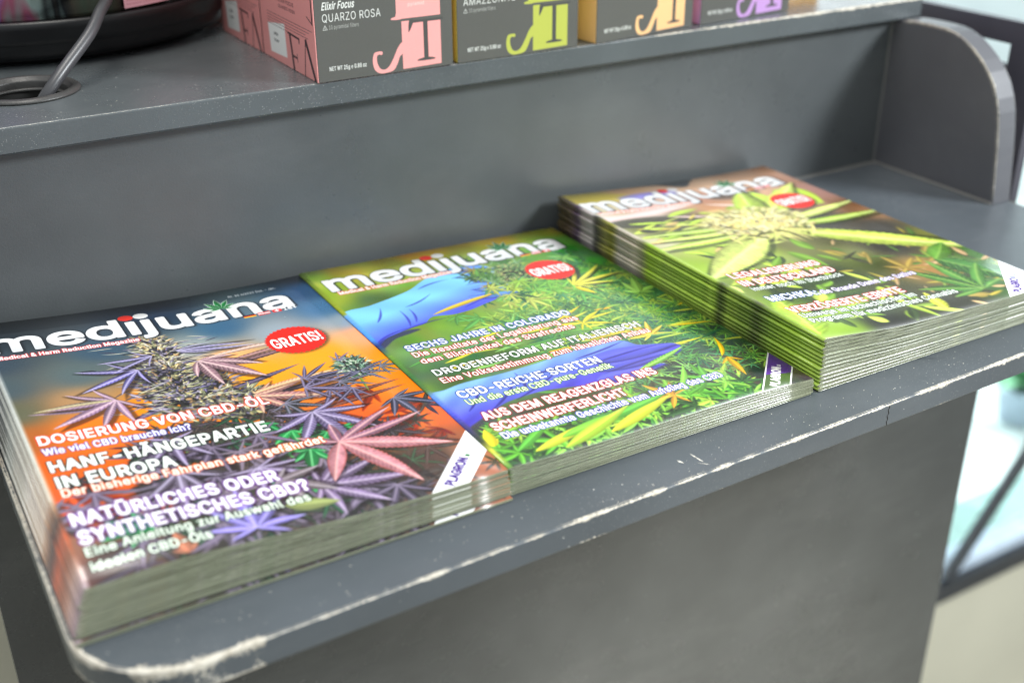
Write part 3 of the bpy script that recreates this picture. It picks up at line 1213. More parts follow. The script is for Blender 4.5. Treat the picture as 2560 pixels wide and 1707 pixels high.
    A.fan(100, 44, R_(-30), 30, (110, 100, 104), (190, 180, 190), 5, 1.4, .15, .1)
    for (a, l, w) in ((148, 26, 3.6), (84, 22, 4.0), (34, 50, 4.0), (6, 58, 4.6), (-118, 42, 6.2), (-26, 66, 7.4), (-62, 64, 7.6)):
        A.leaflet(143, 64.4, R_(a), l * .94, w * 1.0, (26, 18, 20), None, 0, 0, 1.4, alpha=.5)
        A.leaflet(142, 66, R_(a), l * .9, w * .92, (190, 126, 136) if a < 0 else (138, 98, 124), (238, 184, 178), random.uniform(-.1, .1), 20, 0, .86, edge=(206, 84, 76))
    A.fan(78, 10, R_(86), 34, (124, 112, 196), (190, 180, 240), 7, 1.9, .12, .16)
    A.leaflet(96, 22, R_(-20), 26, 5.5, (140, 150, 90), (200, 210, 150), .1, 0)
    A.fan(46, 4, R_(100), 18, (196, 120, 90), (236, 180, 150), 3, .8, .2, .1, .6, ser=0)
    A.a = blur(A.a, 1)
    # writing
    logo(A, 2.5, 238.5, 181)
    A.text('Medical & Harm Reduction Magazine', 4, 228.6, 79, 4.6, (250, 226, 226), (214, 42, 46), .75, .12)
    A.text('Nr. 65 6/2022 Dez. - Jan.', 151, 269.5, 32, 2.6, (215, 220, 225), None, .2, .08)
    flags(A, 149.5, 234.0)
    gratis(A, 166.5, 190.5, 18.8)
    rd, vi, dg, org, pu = (226, 66, 48), (84, 70, 176), (34, 48, 38), (238, 92, 30), (112, 62, 150)
    A.text('DOSIERUNG VON CBD-\u00d6L', 6.6, 121.8, 118, 9.2, glow=rd, gr=.9, bold=.09)
    A.text('Wie viel CBD brauche ich?', 6.4, 111.0, 72.5, 6.4, glow=vi, gr=.8, bold=.075)
    A.text('HANF-H\u00c4NGEPARTIE', 6.6, 93.6, 108, 10.2, (246, 250, 246), glow=dg, gr=.9, bold=.105)
    A.text('IN EUROPA', 6.8, 78.0, 55, 10.2, (246, 250, 246), glow=dg, gr=.9, bold=.105)
    A.text('Der bisherige Fahrplan stark gef\u00e4hrdet', 6.8, 69.6, 129, 6.6, (255, 240, 230), glow=org, gr=.8, bold=.075)
    A.text('NAT\u00dcRLICHES ODER', 6.0, 45.2, 96, 9.8, glow=pu, gr=1.1, bold=.105)
    A.text('SYNTHETISCHES CBD?', 6.2, 30.8, 106, 9.8, glow=pu, gr=1.1, bold=.105)
    A.text('Eine Anleitung zur Auswahl des', 6.4, 21.6, 102.5, 6.4, (232, 242, 228), glow=(40, 62, 44), gr=.8, bold=.075)
    A.text('idealen CBD-\u00d6ls', 6.2, 10.6, 52, 6.4, (232, 242, 228), glow=(40, 62, 44), gr=.8, bold=.075)
    ribbon(A, 160.5, 182.5)
    A.a += RNG.standard_normal(A.a.shape[:2])[..., None] * .012
    return A


def cover_two():
    A = Art(MW, ML)
    A.gradient([(0, 283, (120, 150, 50)), (30, 275, (170, 165, 40)), (90, 283, (205, 160, 30)), (150, 280, (190, 160, 30)), (204, 283, (150, 150, 40)), (0, 240, (150, 165, 40)), (60, 250, (150, 160, 50)),
                (30, 215, (70, 110, 50)), (60, 230, (110, 140, 50)), (100, 245, (120, 150, 60)), (150, 250, (110, 150, 50)), (190, 240, (60, 150, 60)), (204, 210, (70, 150, 60)), (204, 250, (100, 160, 60)),
                (0, 150, (90, 120, 50)), (30, 150, (110, 150, 50)), (60, 160, (130, 170, 60)), (80, 150, (120, 150, 60)), (10, 120, (60, 96, 60)), (40, 115, (60, 100, 50)), (100, 130, (80, 120, 60)), (150, 150, (70, 120, 70)), (200, 150, (60, 120, 80)),
                (10, 90, (80, 110, 50)), (100, 100, (70, 100, 50)), (160, 100, (40, 90, 70)), (204, 100, (40, 80, 60)), (0, 30, (50, 52, 50)), (40, 30, (50, 54, 44)), (100, 30, (60, 66, 44)), (160, 40, (52, 56, 46)), (204, 20, (60, 60, 50)),
                (0, 5, (60, 110, 60)), (60, 5, (80, 120, 50)), (140, 5, (50, 50, 44))], 3.0)
    A.cloud(22, .05)
    A.cloud(12, .03, 1)
    greens = [(84, 150, 66), (116, 178, 70), (60, 122, 66), (42, 98, 66), (146, 188, 72), (172, 196, 74), (76, 142, 92), (130, 186, 96)]
    yell = [(225, 215, 50), (235, 200, 40), (200, 210, 70), (240, 180, 30)]
    for i in range(60):
        A.fan(random.uniform(60, 204), random.uniform(120, 250), random.uniform(-3, 3), random.uniform(12, 24), random.choice(greens), None, 7, 2.2, .10, .1, .8, ser=0)
    for i in range(420):
        x = random.uniform(88, 206)
        y = random.uniform(30, 205)
        if y > 160 and x < 100:
            continue
        A.fan(x, y, random.uniform(-3.14, 3.14), random.uniform(7, 18), random.choice(greens), None, 7, 2.2, .06, .16, .35, ser=0)
    for i in range(90):
        A.leaflet(random.uniform(0, 204), random.uniform(60, 140), random.uniform(-.4, .4), random.uniform(14, 34), 1.4, random.choice(greens + yell), None, random.uniform(-.2, .2), 0, .3)
    for i in range(170):
        x, y = random.uniform(0, 170), random.uniform(-5, 34)
        A.fan(x, y, random.uniform(-.6, 3.6), random.uniform(10, 24), random.choice([(90, 160, 50), (60, 120, 50), (130, 190, 70), (50, 80, 44), (46, 60, 40), (160, 200, 70)]), None, 5, 1.9, .12, .1, .4, ser=0)
    # upper gloved hand
    gl1 = [(-3, 205), (20, 212), (40, 218), (55, 224), (68, 233), (80, 240), (96, 245), (112, 243), (121, 236), (118, 229), (112, 224), (120, 219), (118, 210), (122, 203), (112, 196),
           (102, 186), (88, 181), (75, 177), (62, 176), (49, 179), (40, 172), (30, 170), (21, 167), (10, 163), (2, 156), (-4, 150)]

    def sh1(X, Y):
        t = np.clip((Y - 158 - X * .30) / 30, 0, 1)[..., None]
        f = 0.5 + 0.5 * np.sin(X * .10 + Y * .16)[..., None]
        c = np.array((74, 84, 224)) / 255 * (1 - t) + np.array((122, 196, 252)) / 255 * t
        return c * (0.93 + .1 * f)
    A.smoothpoly(gl1, (60, 120, 240), .25, shade=sh1)
    for (fx_, fy_, fl, fw, fa) in ((100, 240, 27, 6.5, -14), (102, 230, 27, 6.5, -10), (98, 219, 28, 6.8, -6), (92, 206, 30, 6.8, -12), (84, 194, 34, 6.0, -2)):
        A.leaflet(fx_, fy_ - 1.2, R_(fa), fl * 1.03, fw, (40, 40, 150), None, -.15, 0, .8, alpha=.8)
        A.leaflet(fx_, fy_, R_(fa), fl, fw, (98, 152, 244), None, -.15, 0, .3, alpha=.9)
    for (x, y, a, l, b) in ((22, 168, 20, 36, -.2), (36, 176, 60, 20, .3), (30, 172, 66, 24, .25), (74, 182, 25, 34, -.1), (88, 228, 8, 32, -.15), (92, 214, 3, 30, -.1), (2, 160, 40, 26, -.3), (96, 221, 2, 26, 0), (90, 236, 0, 30, -.2), (90, 205, -4, 28, .1), (60, 222, 30, 26, -.3), (40, 200, 10, 26, .3), (14, 186, 50, 22, .2), (84, 196, -10, 30, .2)):
        A.leaflet(x, y, R_(a), l, .9, (44, 40, 150), None, b, 0, .6, alpha=.7)
    A.smoothpoly([(0, 157), (8, 163), (24, 168), (34, 166), (26, 163), (14, 160), (4, 152), (-2, 148)], (30, 28, 90), .6, .75)
    # lower gloved hand
    gl2 = [(-3, 84), (10, 88), (24, 91), (50, 91), (76, 93), (100, 96), (118, 99), (128, 97), (136, 92), (140, 84), (150, 80), (160, 76), (162, 70), (156, 64), (146, 62), (134, 62),
           (130, 56), (118, 52), (108, 50), (97, 50), (76, 58), (56, 62), (34, 60), (14, 51), (4, 46), (-3, 44)]

    def sh2(X, Y):
        t = np.clip((Y - 50 - X * .14) / 34, 0, 1)[..., None]
        f = 0.5 + 0.5 * np.sin(X * .22 - Y * .3)[..., None] * np.sin(X * .09 + 1)[..., None]
        c = np.array((74, 66, 204)) / 255 * (1 - t) + np.array((126, 176, 252)) / 255 * t
        return c * (0.86 + .2 * f)
    A.smoothpoly(gl2, (70, 90, 230), .3, shade=sh2)
    for (fx_, fy_, fl, fw, fa) in ((92, 58, 48, 7.5, 0), (98, 68, 60, 7.5, 2), (96, 80, 66, 8.0, -2)):
        A.leaflet(fx_, fy_ - 1.8, R_(fa), fl * 1.03, fw, (34, 30, 120), None, -.05, 0, 1.2, alpha=.7)
        A.leaflet(fx_, fy_, R_(fa), fl, fw, (84, 88, 226), None, -.05, 0, .5, alpha=.9)
    for (x, y, a, l, b) in ((100, 62, 10, 50, -.1), (104, 76, 8, 54, -.1), (96, 86, 4, 40, .1), (60, 84, -20, 30, .3), (50, 66, 60, 22, .3), (108, 54, 4, 30, 0), (10, 60, 40, 30, .2), (22, 56, 30, 40, .2), (40, 60, 20, 44, .1)):
        A.leaflet(x, y, R_(a), l, 1.0, (36, 30, 120), None, b, 0, .6, alpha=.8)
    # leaves over the gloves
    for i in range(70):
        x = random.gauss(128, 14)
        y = random.gauss(218, 13)
        A.fan(x, y, random.uniform(-3.1, 3.1), random.uniform(8, 17), random.choice([(60, 110, 50), (90, 140, 60), (44, 84, 54), (130, 160, 70), (160, 140, 50), (120, 160, 110)]), None, 7, 2.2, .10, .1, ser=0)
    A.bud(132, 212, 30, 42, [(150, 170, 90), (180, 180, 110), (90, 130, 70), (60, 100, 60)], 420, sz=.7)
    A.leaflet(50, 181, R_(18), 62, 2.6, (210, 180, 50), (240, 220, 120), -.1, 0)
    for i in range(60):
        x, y = random.uniform(100, 168), random.uniform(168, 205)
        A.fan(x, y, random.uniform(-.6, .6) - 1.2, random.uniform(10, 22), random.choice(greens + [(180, 190, 90)]), None, 7, 2.1, .10, .1, ser=0)
    A.leaflet(60, 92, R_(5), 60, 1.0, (120, 170, 90), None, .1, 0)
    A.leaflet(112, 104, R_(2), 50, 4.6, (190, 210, 60), (220, 230, 120), .12, 20)
    A.leaflet(110, 108, R_(-12), 40, 3.4, (225, 200, 50), (240, 220, 90), .1, 14)
    A.leaflet(120, 56, R_(12), 46, 3.2, (110, 180, 60), (170, 220, 110), .1, 16)
    A.fan(156, 180, R_(20), 46, (226, 220, 80), (250, 244, 150), 6, .8, .05, .25, ser=0)
    A.leaflet(156, 178, R_(-72), 18, 2.6, (232, 206, 40), None, .1, 0)
    A.fan(128, 126, R_(70), 25, (232, 214, 50), (250, 236, 120), 6, 2.7, .09, .14, ser=0)
    A.fan(156, 92, R_(100), 24, (222, 190, 50), (240, 220, 110), 7, 1.9, .12, .1, ser=8)
    A.fan(190, 150, R_(60), 26, (150, 205, 90), (190, 230, 140), 5, 1.3, .16, .1, ser=0)
    A.fan(178, 46, R_(-100), 24, (238, 186, 34), (250, 220, 80), 3, .6, .11, .2, ser=0)
    A.leaflet(176, 48, R_(45), 26, 1.8, (244, 190, 24), None, .3, 0)
    A.fan(120, 22, R_(150), 24, (206, 150, 50), (150, 90, 30), 6, 2.3, .12, .1, ser=0)
    A.leaflet(122, 22, R_(12), 46, .8, (150, 190, 80), None, .1, 0)
    A.leaflet(128, 26, R_(40), 30, 2.4, (130, 200, 70), None, .2, 0)
    A.fan(150, 28, R_(80), 18, (110, 190, 70), None, 3, .6, .14, .1, ser=0)
    A.fan(4, 22, R_(80), 20, (230, 214, 40), None, 3, .5, .2, .1, ser=0)
    for (x, y, a, l) in ((20, 8, 15, 50), (40, 14, 10, 60), (70, 18, 6, 50), (36, 4, 20, 60), (66, 6, 18, 56), (12, 12, 30, 40)):
        A.leaflet(x, y, R_(a), l, l * .08, random.choice([(120, 190, 60), (170, 205, 60), (90, 170, 60), (200, 210, 60)]), None, random.uniform(-.1, .1), 0, .4)
    A.a = blur(A.a, 1)
    logo(A, 9, 244, 181)
    A.text('Medical & Harm Reduction Magazine', 11, 237.0, 82, 4.6, (250, 226, 216), (214, 60, 46), .75, .12)
    flags(A, 152, 241.0)
    gratis(A, 157, 211, 18.0)
    bl, rd, dk, gr = (34, 52, 160), (168, 24, 34), (34, 44, 30), (70, 112, 36)
    A.text('SECHS JAHRE IN COLORADO', 13.6, 141.0, 115, 7.2, (232, 240, 255), glow=bl, gr=.9, bold=.09)
    A.text('Die Resultate der Legalisierung aus', 13.7, 132.0, 115, 6.2, (255, 238, 228), glow=rd, gr=.8, bold=.075)
    A.text('dem Blickwinkel des Strafrechts', 14.0, 122.6, 106, 6.2, (255, 238, 228), glow=rd, gr=.8, bold=.075)
    A.text('DROGENREFORM AUF ITALIENISCH', 14.0, 105.4, 144, 7.4, (244, 248, 244), glow=dk, gr=.8, bold=.09)
    A.text('Eine Volksabstimmung zum h\u00e4uslichen Anbau', 13.4, 95.6, 145, 6.2, (255, 238, 228), glow=rd, gr=.8, bold=.075)
    A.text('CBD-REICHE SORTEN', 13.8, 75.4, 94, 8.0, (244, 248, 255), glow=(30, 50, 110), gr=.8, bold=.105)
    A.text('Und die erste CBD-pure-Genetik', 14.0, 66.6, 96, 6.2, (226, 248, 200), glow=gr, gr=.75, bold=.055)
    A.text('AUS DEM REAGENZGLAS INS', 13.8, 48.0, 114, 8.0, (255, 242, 236), glow=rd, gr=.9, bold=.105)
    A.text('SCHEINWERFERLICHT', 13.0, 35.4, 85, 8.0, (255, 242, 236), glow=rd, gr=.9, bold=.105)
    A.text('Die unbekannte Geschichte vom Aufstieg des CBD', 13.2, 26.4, 146, 6.2, (244, 246, 255), glow=(70, 70, 190), gr=.8, bold=.075)
    ribbon(A, 165.5, 186.5, (70, 92, 50), (88, 50, 140), (245, 245, 245), (245, 245, 245), (200, 200, 210))
    A.a += RNG.standard_normal(A.a.shape[:2])[..., None] * .012
    return A


def cover_three():
    A = Art(MW, ML)
    A.gradient([(0, 283, (120, 116, 60)), (20, 270, (150, 140, 60)), (60, 280, (190, 150, 110)), (100, 270, (214, 180, 150)), (130, 275, (205, 170, 140)), (170, 280, (176, 140, 112)), (204, 283, (150, 104, 70)),
                (10, 245, (190, 180, 150)), (50, 240, (205, 170, 160)), (100, 245, (180, 130, 110)), (140, 250, (190, 150, 120)), (204, 250, (160, 120, 100)), (0, 225, (200, 190, 180)), (40, 222, (200, 180, 170)),
                (20, 200, (90, 96, 40)), (60, 205, (90, 80, 60)), (100, 215, (180, 130, 90)), (140, 215, (170, 120, 90)), (204, 215, (170, 130, 120)), (10, 170, (190, 185, 150)), (40, 180, (70, 74, 60)), (70, 185, (110, 110, 60)),
                (30, 150, (150, 170, 60)), (60, 130, (150, 175, 70)), (0, 120, (140, 170, 50)), (100, 140, (90, 90, 50)), (150, 160, (60, 60, 56)), (204, 160, (130, 90, 60)), (180, 130, (60, 58, 54)), (160, 100, (56, 54, 48)),
                (204, 100, (110, 110, 50)), (120, 90, (80, 90, 40)), (0, 80, (90, 110, 40)), (40, 80, (50, 60, 40)), (80, 80, (50, 60, 40)), (0, 50, (110, 140, 50)), (50, 40, (70, 100, 40)), (100, 40, (60, 60, 40)), (150, 60, (150, 110, 60)),
                (204, 60, (70, 110, 50)), (20, 10, (120, 150, 50)), (60, 8, (46, 48, 44)), (120, 10, (50, 52, 44)), (180, 15, (60, 90, 50)), (204, 10, (60, 80, 60))], 3.2)
    A.cloud(26, .045)
    A.smoothpoly([(30, 286), (60, 283), (90, 281), (104, 271), (112, 269), (120, 276), (122, 286)], (70, 74, 78), .8)
    A.smoothpoly([(0, 282), (20, 280), (44, 275), (60, 262), (30, 258), (0, 262)], (186, 168, 60), 1.5, .8)
    A.smoothpoly([(40, 262), (60, 268), (90, 266), (96, 256), (66, 254)], (120, 120, 220), 1.5, .8)
    A.smoothpoly([(0, 226), (40, 229), (90, 238), (90, 232), (48, 222), (0, 218)], (225, 196, 196), 1.0, .9)
    A.smoothpoly([(0, 216), (30, 219), (60, 214), (76, 204), (50, 196), (20, 200), (0, 204)], (58, 56, 46), 1.6, .9)
    A.smoothpoly([(110, 240), (140, 250), (160, 244), (150, 228), (120, 230)], (70, 58, 50), 2.0, .8)
    # blurred leaves behind
    lime = [(192, 212, 84), (174, 204, 70), (206, 220, 112), (150, 182, 62)]
    for (x, y, a, l, w) in ((150, 236, -120, 40, 16), (170, 232, -80, 44, 13), (188, 228, -100, 40, 7), (130, 214, 200, 40, 10), (50, 214, -20, 46, 2), (96, 228, -30, 46, 2.2)):
        A.leaflet(x, y, R_(a), l, w, random.choice(lime) if w > 3 else (226, 200, 190), None, .05, 0, 1.0)
    for i in range(60):
        x, y = random.uniform(0, 90), random.uniform(140, 215)
        A.leaflet(x, y, random.uniform(-.5, .5), random.uniform(14, 40), random.uniform(1, 4), random.choice(lime + [(210, 190, 80), (60, 60, 44), (200, 170, 110)]), None, random.uniform(-.2, .2), 0, .8)
    for i in range(90):
        x, y = random.uniform(100, 206), random.uniform(6, 120)
        A.leaflet(x, y, random.uniform(-3.1, 3.1), random.uniform(8, 24), random.uniform(1, 3), random.choice([(150, 130, 66), (120, 146, 60), (80, 112, 50), (190, 156, 112), (166, 150, 60), (60, 60, 44)]), None, random.uniform(-.2, .2), 0, .5)
    for i in range(70):
        x, y = random.uniform(0, 110), random.uniform(6, 125)
        A.leaflet(x, y, random.uniform(-3.1, 3.1), random.uniform(12, 34), random.uniform(2, 6), random.choice(lime + [(46, 60, 34), (60, 80, 40), (110, 150, 50)]), None, random.uniform(-.2, .2), 0, .7)
    # big leaves radiating from the flower
    big = [(122, 184, 38, 92, 12), (116, 190, 62, 60, 13), (124, 172, 10, 90, 6), (120, 166, -8, 98, 6), (116, 158, -39, 136, 14), (90, 166, 188, 98, 6), (92, 154, 207, 110, 17), (86, 176, 172, 80, 5), (90, 170, 180, 90, 4)]
    for k, (x, y, a, l, w) in enumerate(big):
        A.leaflet(x + 2, y - 3, R_(a), l, w * 1.05, (40, 50, 26), None, 0, 0, 2.0, alpha=.6)
        A.leaflet(x, y, R_(a), l, w, lime[k % 4], (212, 222, 150), random.uniform(-.12, .12), 24, 1.5, .88)
    A.leaflet(2, 6, R_(70), 60, 16, (150, 186, 54), (200, 220, 100), .1, 12, .3, .8)
    A.leaflet(22, 26, R_(10), 60, 11, (120, 160, 50), (180, 200, 90), .1, 12, .3, .8)
    A.leaflet(170, 70, R_(-70), 62, 15, (60, 110, 50), (130, 160, 80), .1, 12, .2, .7)
    A.leaflet(170, 68, R_(30), 34, 10, (90, 140, 50), (140, 180, 80), .1, 12, .2, .7)
    A.fan(158, 18, R_(100), 60, (70, 124, 50), (140, 170, 80), 6, 1.4, .13, .1, .2)
    A.fan(140, 66, R_(60), 24, (178, 150, 70), (220, 200, 120), 6, 2.4, .12, .1, .6, ser=0)
    A.leaflet(110, 6, R_(70), 26, 6, (186, 190, 60), None, .1, 8)
    # the flower
    A.bud(106, 178, 84, 54, [(232, 218, 150), (222, 208, 130), (240, 228, 176), (196, 196, 110), (150, 150, 84), (120, 118, 66), (226, 190, 128), (214, 216, 148)], 1300, sz=1.15)
    for i in range(110):
        a = random.uniform(0, 6.28)
        x, y = 108 + 26 * math.cos(a) * random.random(), 182 + 17 * math.sin(a) * random.random()
        a = a + random.gauss(0, .8)
        A.leaflet(x, y, a, random.uniform(5, 15), random.uniform(.7, 1.5), random.choice([(248, 228, 160), (240, 214, 120), (226, 196, 120), (250, 236, 180)]), None, random.uniform(-.4, .4), 0, .2)
    for i in range(40):
        a = random.uniform(-2.9, -.2)
        A.leaflet(106 + random.gauss(0, 14), 162, a, random.uniform(14, 30), 1.6, random.choice([(200, 206, 110), (226, 214, 130), (90, 90, 50)]), None, random.uniform(-.4, .4), 0)
    A.a = np.clip(blur(A.a, 3) * 1.06 + .02, 0, 1)
    logo(A, 4.5, 240.5, 184)
    A.text('Medical & Harm Reduction Magazine', 6, 233.0, 82, 4.6, (250, 226, 216), (224, 90, 80), .75, .12)
    flags(A, 150, 240.0)
    gratis(A, 166, 206, 17.5)
    rd, dk, bl = (206, 36, 40), (50, 66, 50), (40, 60, 150)
    A.text('LEGALISIERUNG', 14.0, 96.0, 76, 8.0, (255, 240, 238), glow=rd, gr=.9, bold=.105)
    A.text('IN DEUTSCHLAND', 12.2, 83.0, 79, 8.0, (255, 240, 238), glow=rd, gr=.9, bold=.105)
    A.text('immer noch im Startblock', 12.8, 74.4, 77, 5.6, (240, 246, 240), glow=dk, gr=.75, bold=.055)
    A.text('MICHKA:', 11.4, 56.4, 40, 7.8, (240, 246, 255), glow=bl, gr=.9, bold=.105)
    A.text('die Grande Dame des Sativa', 53.5, 55.8, 84, 5.8, (246, 240, 255), glow=(90, 74, 130), gr=.75, bold=.055)
    A.text('VERZ\u00d6GERTE ERNTE', 11.2, 37.6, 96, 8.0, (255, 240, 238), glow=rd, gr=.9, bold=.105)
    A.text('Umwege im tschechischen im', 12.2, 29.4, 97, 5.8, (240, 246, 240), glow=dk, gr=.75, bold=.055)
    A.text('Programm f\u00fcr medizinisches Cannabis', 12.4, 21.4, 126, 5.8, (240, 246, 240), glow=dk, gr=.75, bold=.055)
    ribbon(A, 160.5, 183.0)
    A.a += RNG.standard_normal(A.a.shape[:2])[..., None] * .012
    return A


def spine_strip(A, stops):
    # the wrap-round at the fold gets separate colours (glare painted in on the left stack), given from the foot of the page to its head
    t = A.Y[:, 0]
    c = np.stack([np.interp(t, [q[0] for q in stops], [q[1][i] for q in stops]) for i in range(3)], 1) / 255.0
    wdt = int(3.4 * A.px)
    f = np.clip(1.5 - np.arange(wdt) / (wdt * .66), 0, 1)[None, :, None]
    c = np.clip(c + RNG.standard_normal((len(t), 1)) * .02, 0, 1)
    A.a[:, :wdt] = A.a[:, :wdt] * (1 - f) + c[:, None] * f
    # trimmed foot of the sheet: bare paper shows along the cut
    rows = int(1.2 * A.px)
    g = np.linspace(0, .8, rows)[:, None, None]
    A.a[-rows:] = A.a[-rows:] * (1 - g) + np.array((112, 118, 88)) / 255.0 * g
    return A


ART = [cover_one(), cover_two(), cover_three()]
spine_strip(ART[0], [(0, (176, 156, 164)), (14, (190, 160, 150)), (26, (150, 96, 72)), (40, (186, 88, 52)), (52, (80, 54, 44)), (62, (160, 120, 90)), (70, (200, 186, 168)), (110, (206, 204, 194)), (200, (180, 186, 184)), (283, (60, 66, 74))])  # pale stops toward the head paint glare onto these spines
spine_strip(ART[1], [(0, (90, 140, 60)), (20, (200, 200, 60)), (30, (60, 70, 50)), (46, (60, 60, 120)), (60, (70, 80, 200)), (84, (100, 150, 240)), (92, (90, 120, 60)), (110, (60, 110, 60)), (140, (110, 150, 60)), (156, (40, 60, 130)), (166, (80, 150, 240)), (204, (110, 170, 240)), (208, (150, 160, 40)), (283, (100, 130, 40))])
spine_strip(ART[2], [(0, (150, 180, 70)), (30, (140, 172, 56)), (46, (120, 150, 56)), (58, (74, 86, 46)), (66, (110, 136, 54)), (84, (130, 156, 60)), (92, (70, 84, 44)), (98, (158, 190, 72)), (150, (162, 192, 84)), (168, (150, 190, 50)), (176, (150, 150, 120)), (184, (206, 196, 180)), (204, (190, 184, 170)), (212, (150, 150, 60)), (222, (120, 120, 50)), (232, (60, 58, 56)), (238, (190, 184, 184)), (250, (170, 160, 160)), (256, (80, 62, 90)), (266, (92, 78, 74)), (283, (108, 94, 66))])
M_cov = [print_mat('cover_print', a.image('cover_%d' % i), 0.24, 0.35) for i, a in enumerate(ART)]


def page_mat():
    m, nt, b = mat('page_edges')
    co = objco(nt)
    mp = N(nt, 'ShaderNodeMapping')
    mp.inputs['Scale'].default_value = (6, 6, 5200)
    L(nt, co, mp.inputs[0])
    s = noise(nt, 1.0, 2, .6, mp.outputs[0])
    c = ramp(nt, s, [(0.36, (0.07, 0.08, 0.045)), (0.48, (0.28, 0.30, 0.20)), (0.66, (0.48, 0.50, 0.38))])
    mp2 = N(nt, 'ShaderNodeMapping')
    mp2.inputs['Scale'].default_value = (4, 4, 1100)
    L(nt, co, mp2.inputs[0])
    c = mixc(nt, ramp(nt, noise(nt, 1.0, 3, .7, mp2.outputs[0]), [(0.38, (.75, .75, .75)), (0.56, (0, 0, 0))]), c, (0.045, 0.05, 0.03))
    L(nt, c, b.inputs['Base Color'])
    b.inputs['Roughness'].default_value = 0.6
    return m


M_page = page_mat()
M_edge = simple('cover_edge', (0.30, 0.32, 0.23), 0.6, var=.2, scale=25)

# ------------------------------------------------------------------ magazines
W, Lm, Y0 = 0.2045, 0.283, -0.2925
STK = [dict(x0=-0.761, zs=0.0294, zf=0.0165, p=1.9, n=12),
       dict(x0=-0.556, zs=0.0177, zf=0.0100, p=1.0, n=8),
       dict(x0=-0.3465, zs=0.0343, zf=0.0235, p=1.9, n=13)]


def height(k, u):
    s = STK[k]
    return s['zf'] + (s['zs'] - s['zf']) * (1 - u) ** s['p']


US = [0.0, 0.004, 0.01, 0.02, 0.035, 0.055, 0.08, 0.12, 0.18, 0.26, 0.36, 0.48, 0.62, 0.78, 0.90, 1.0]
NV = 12


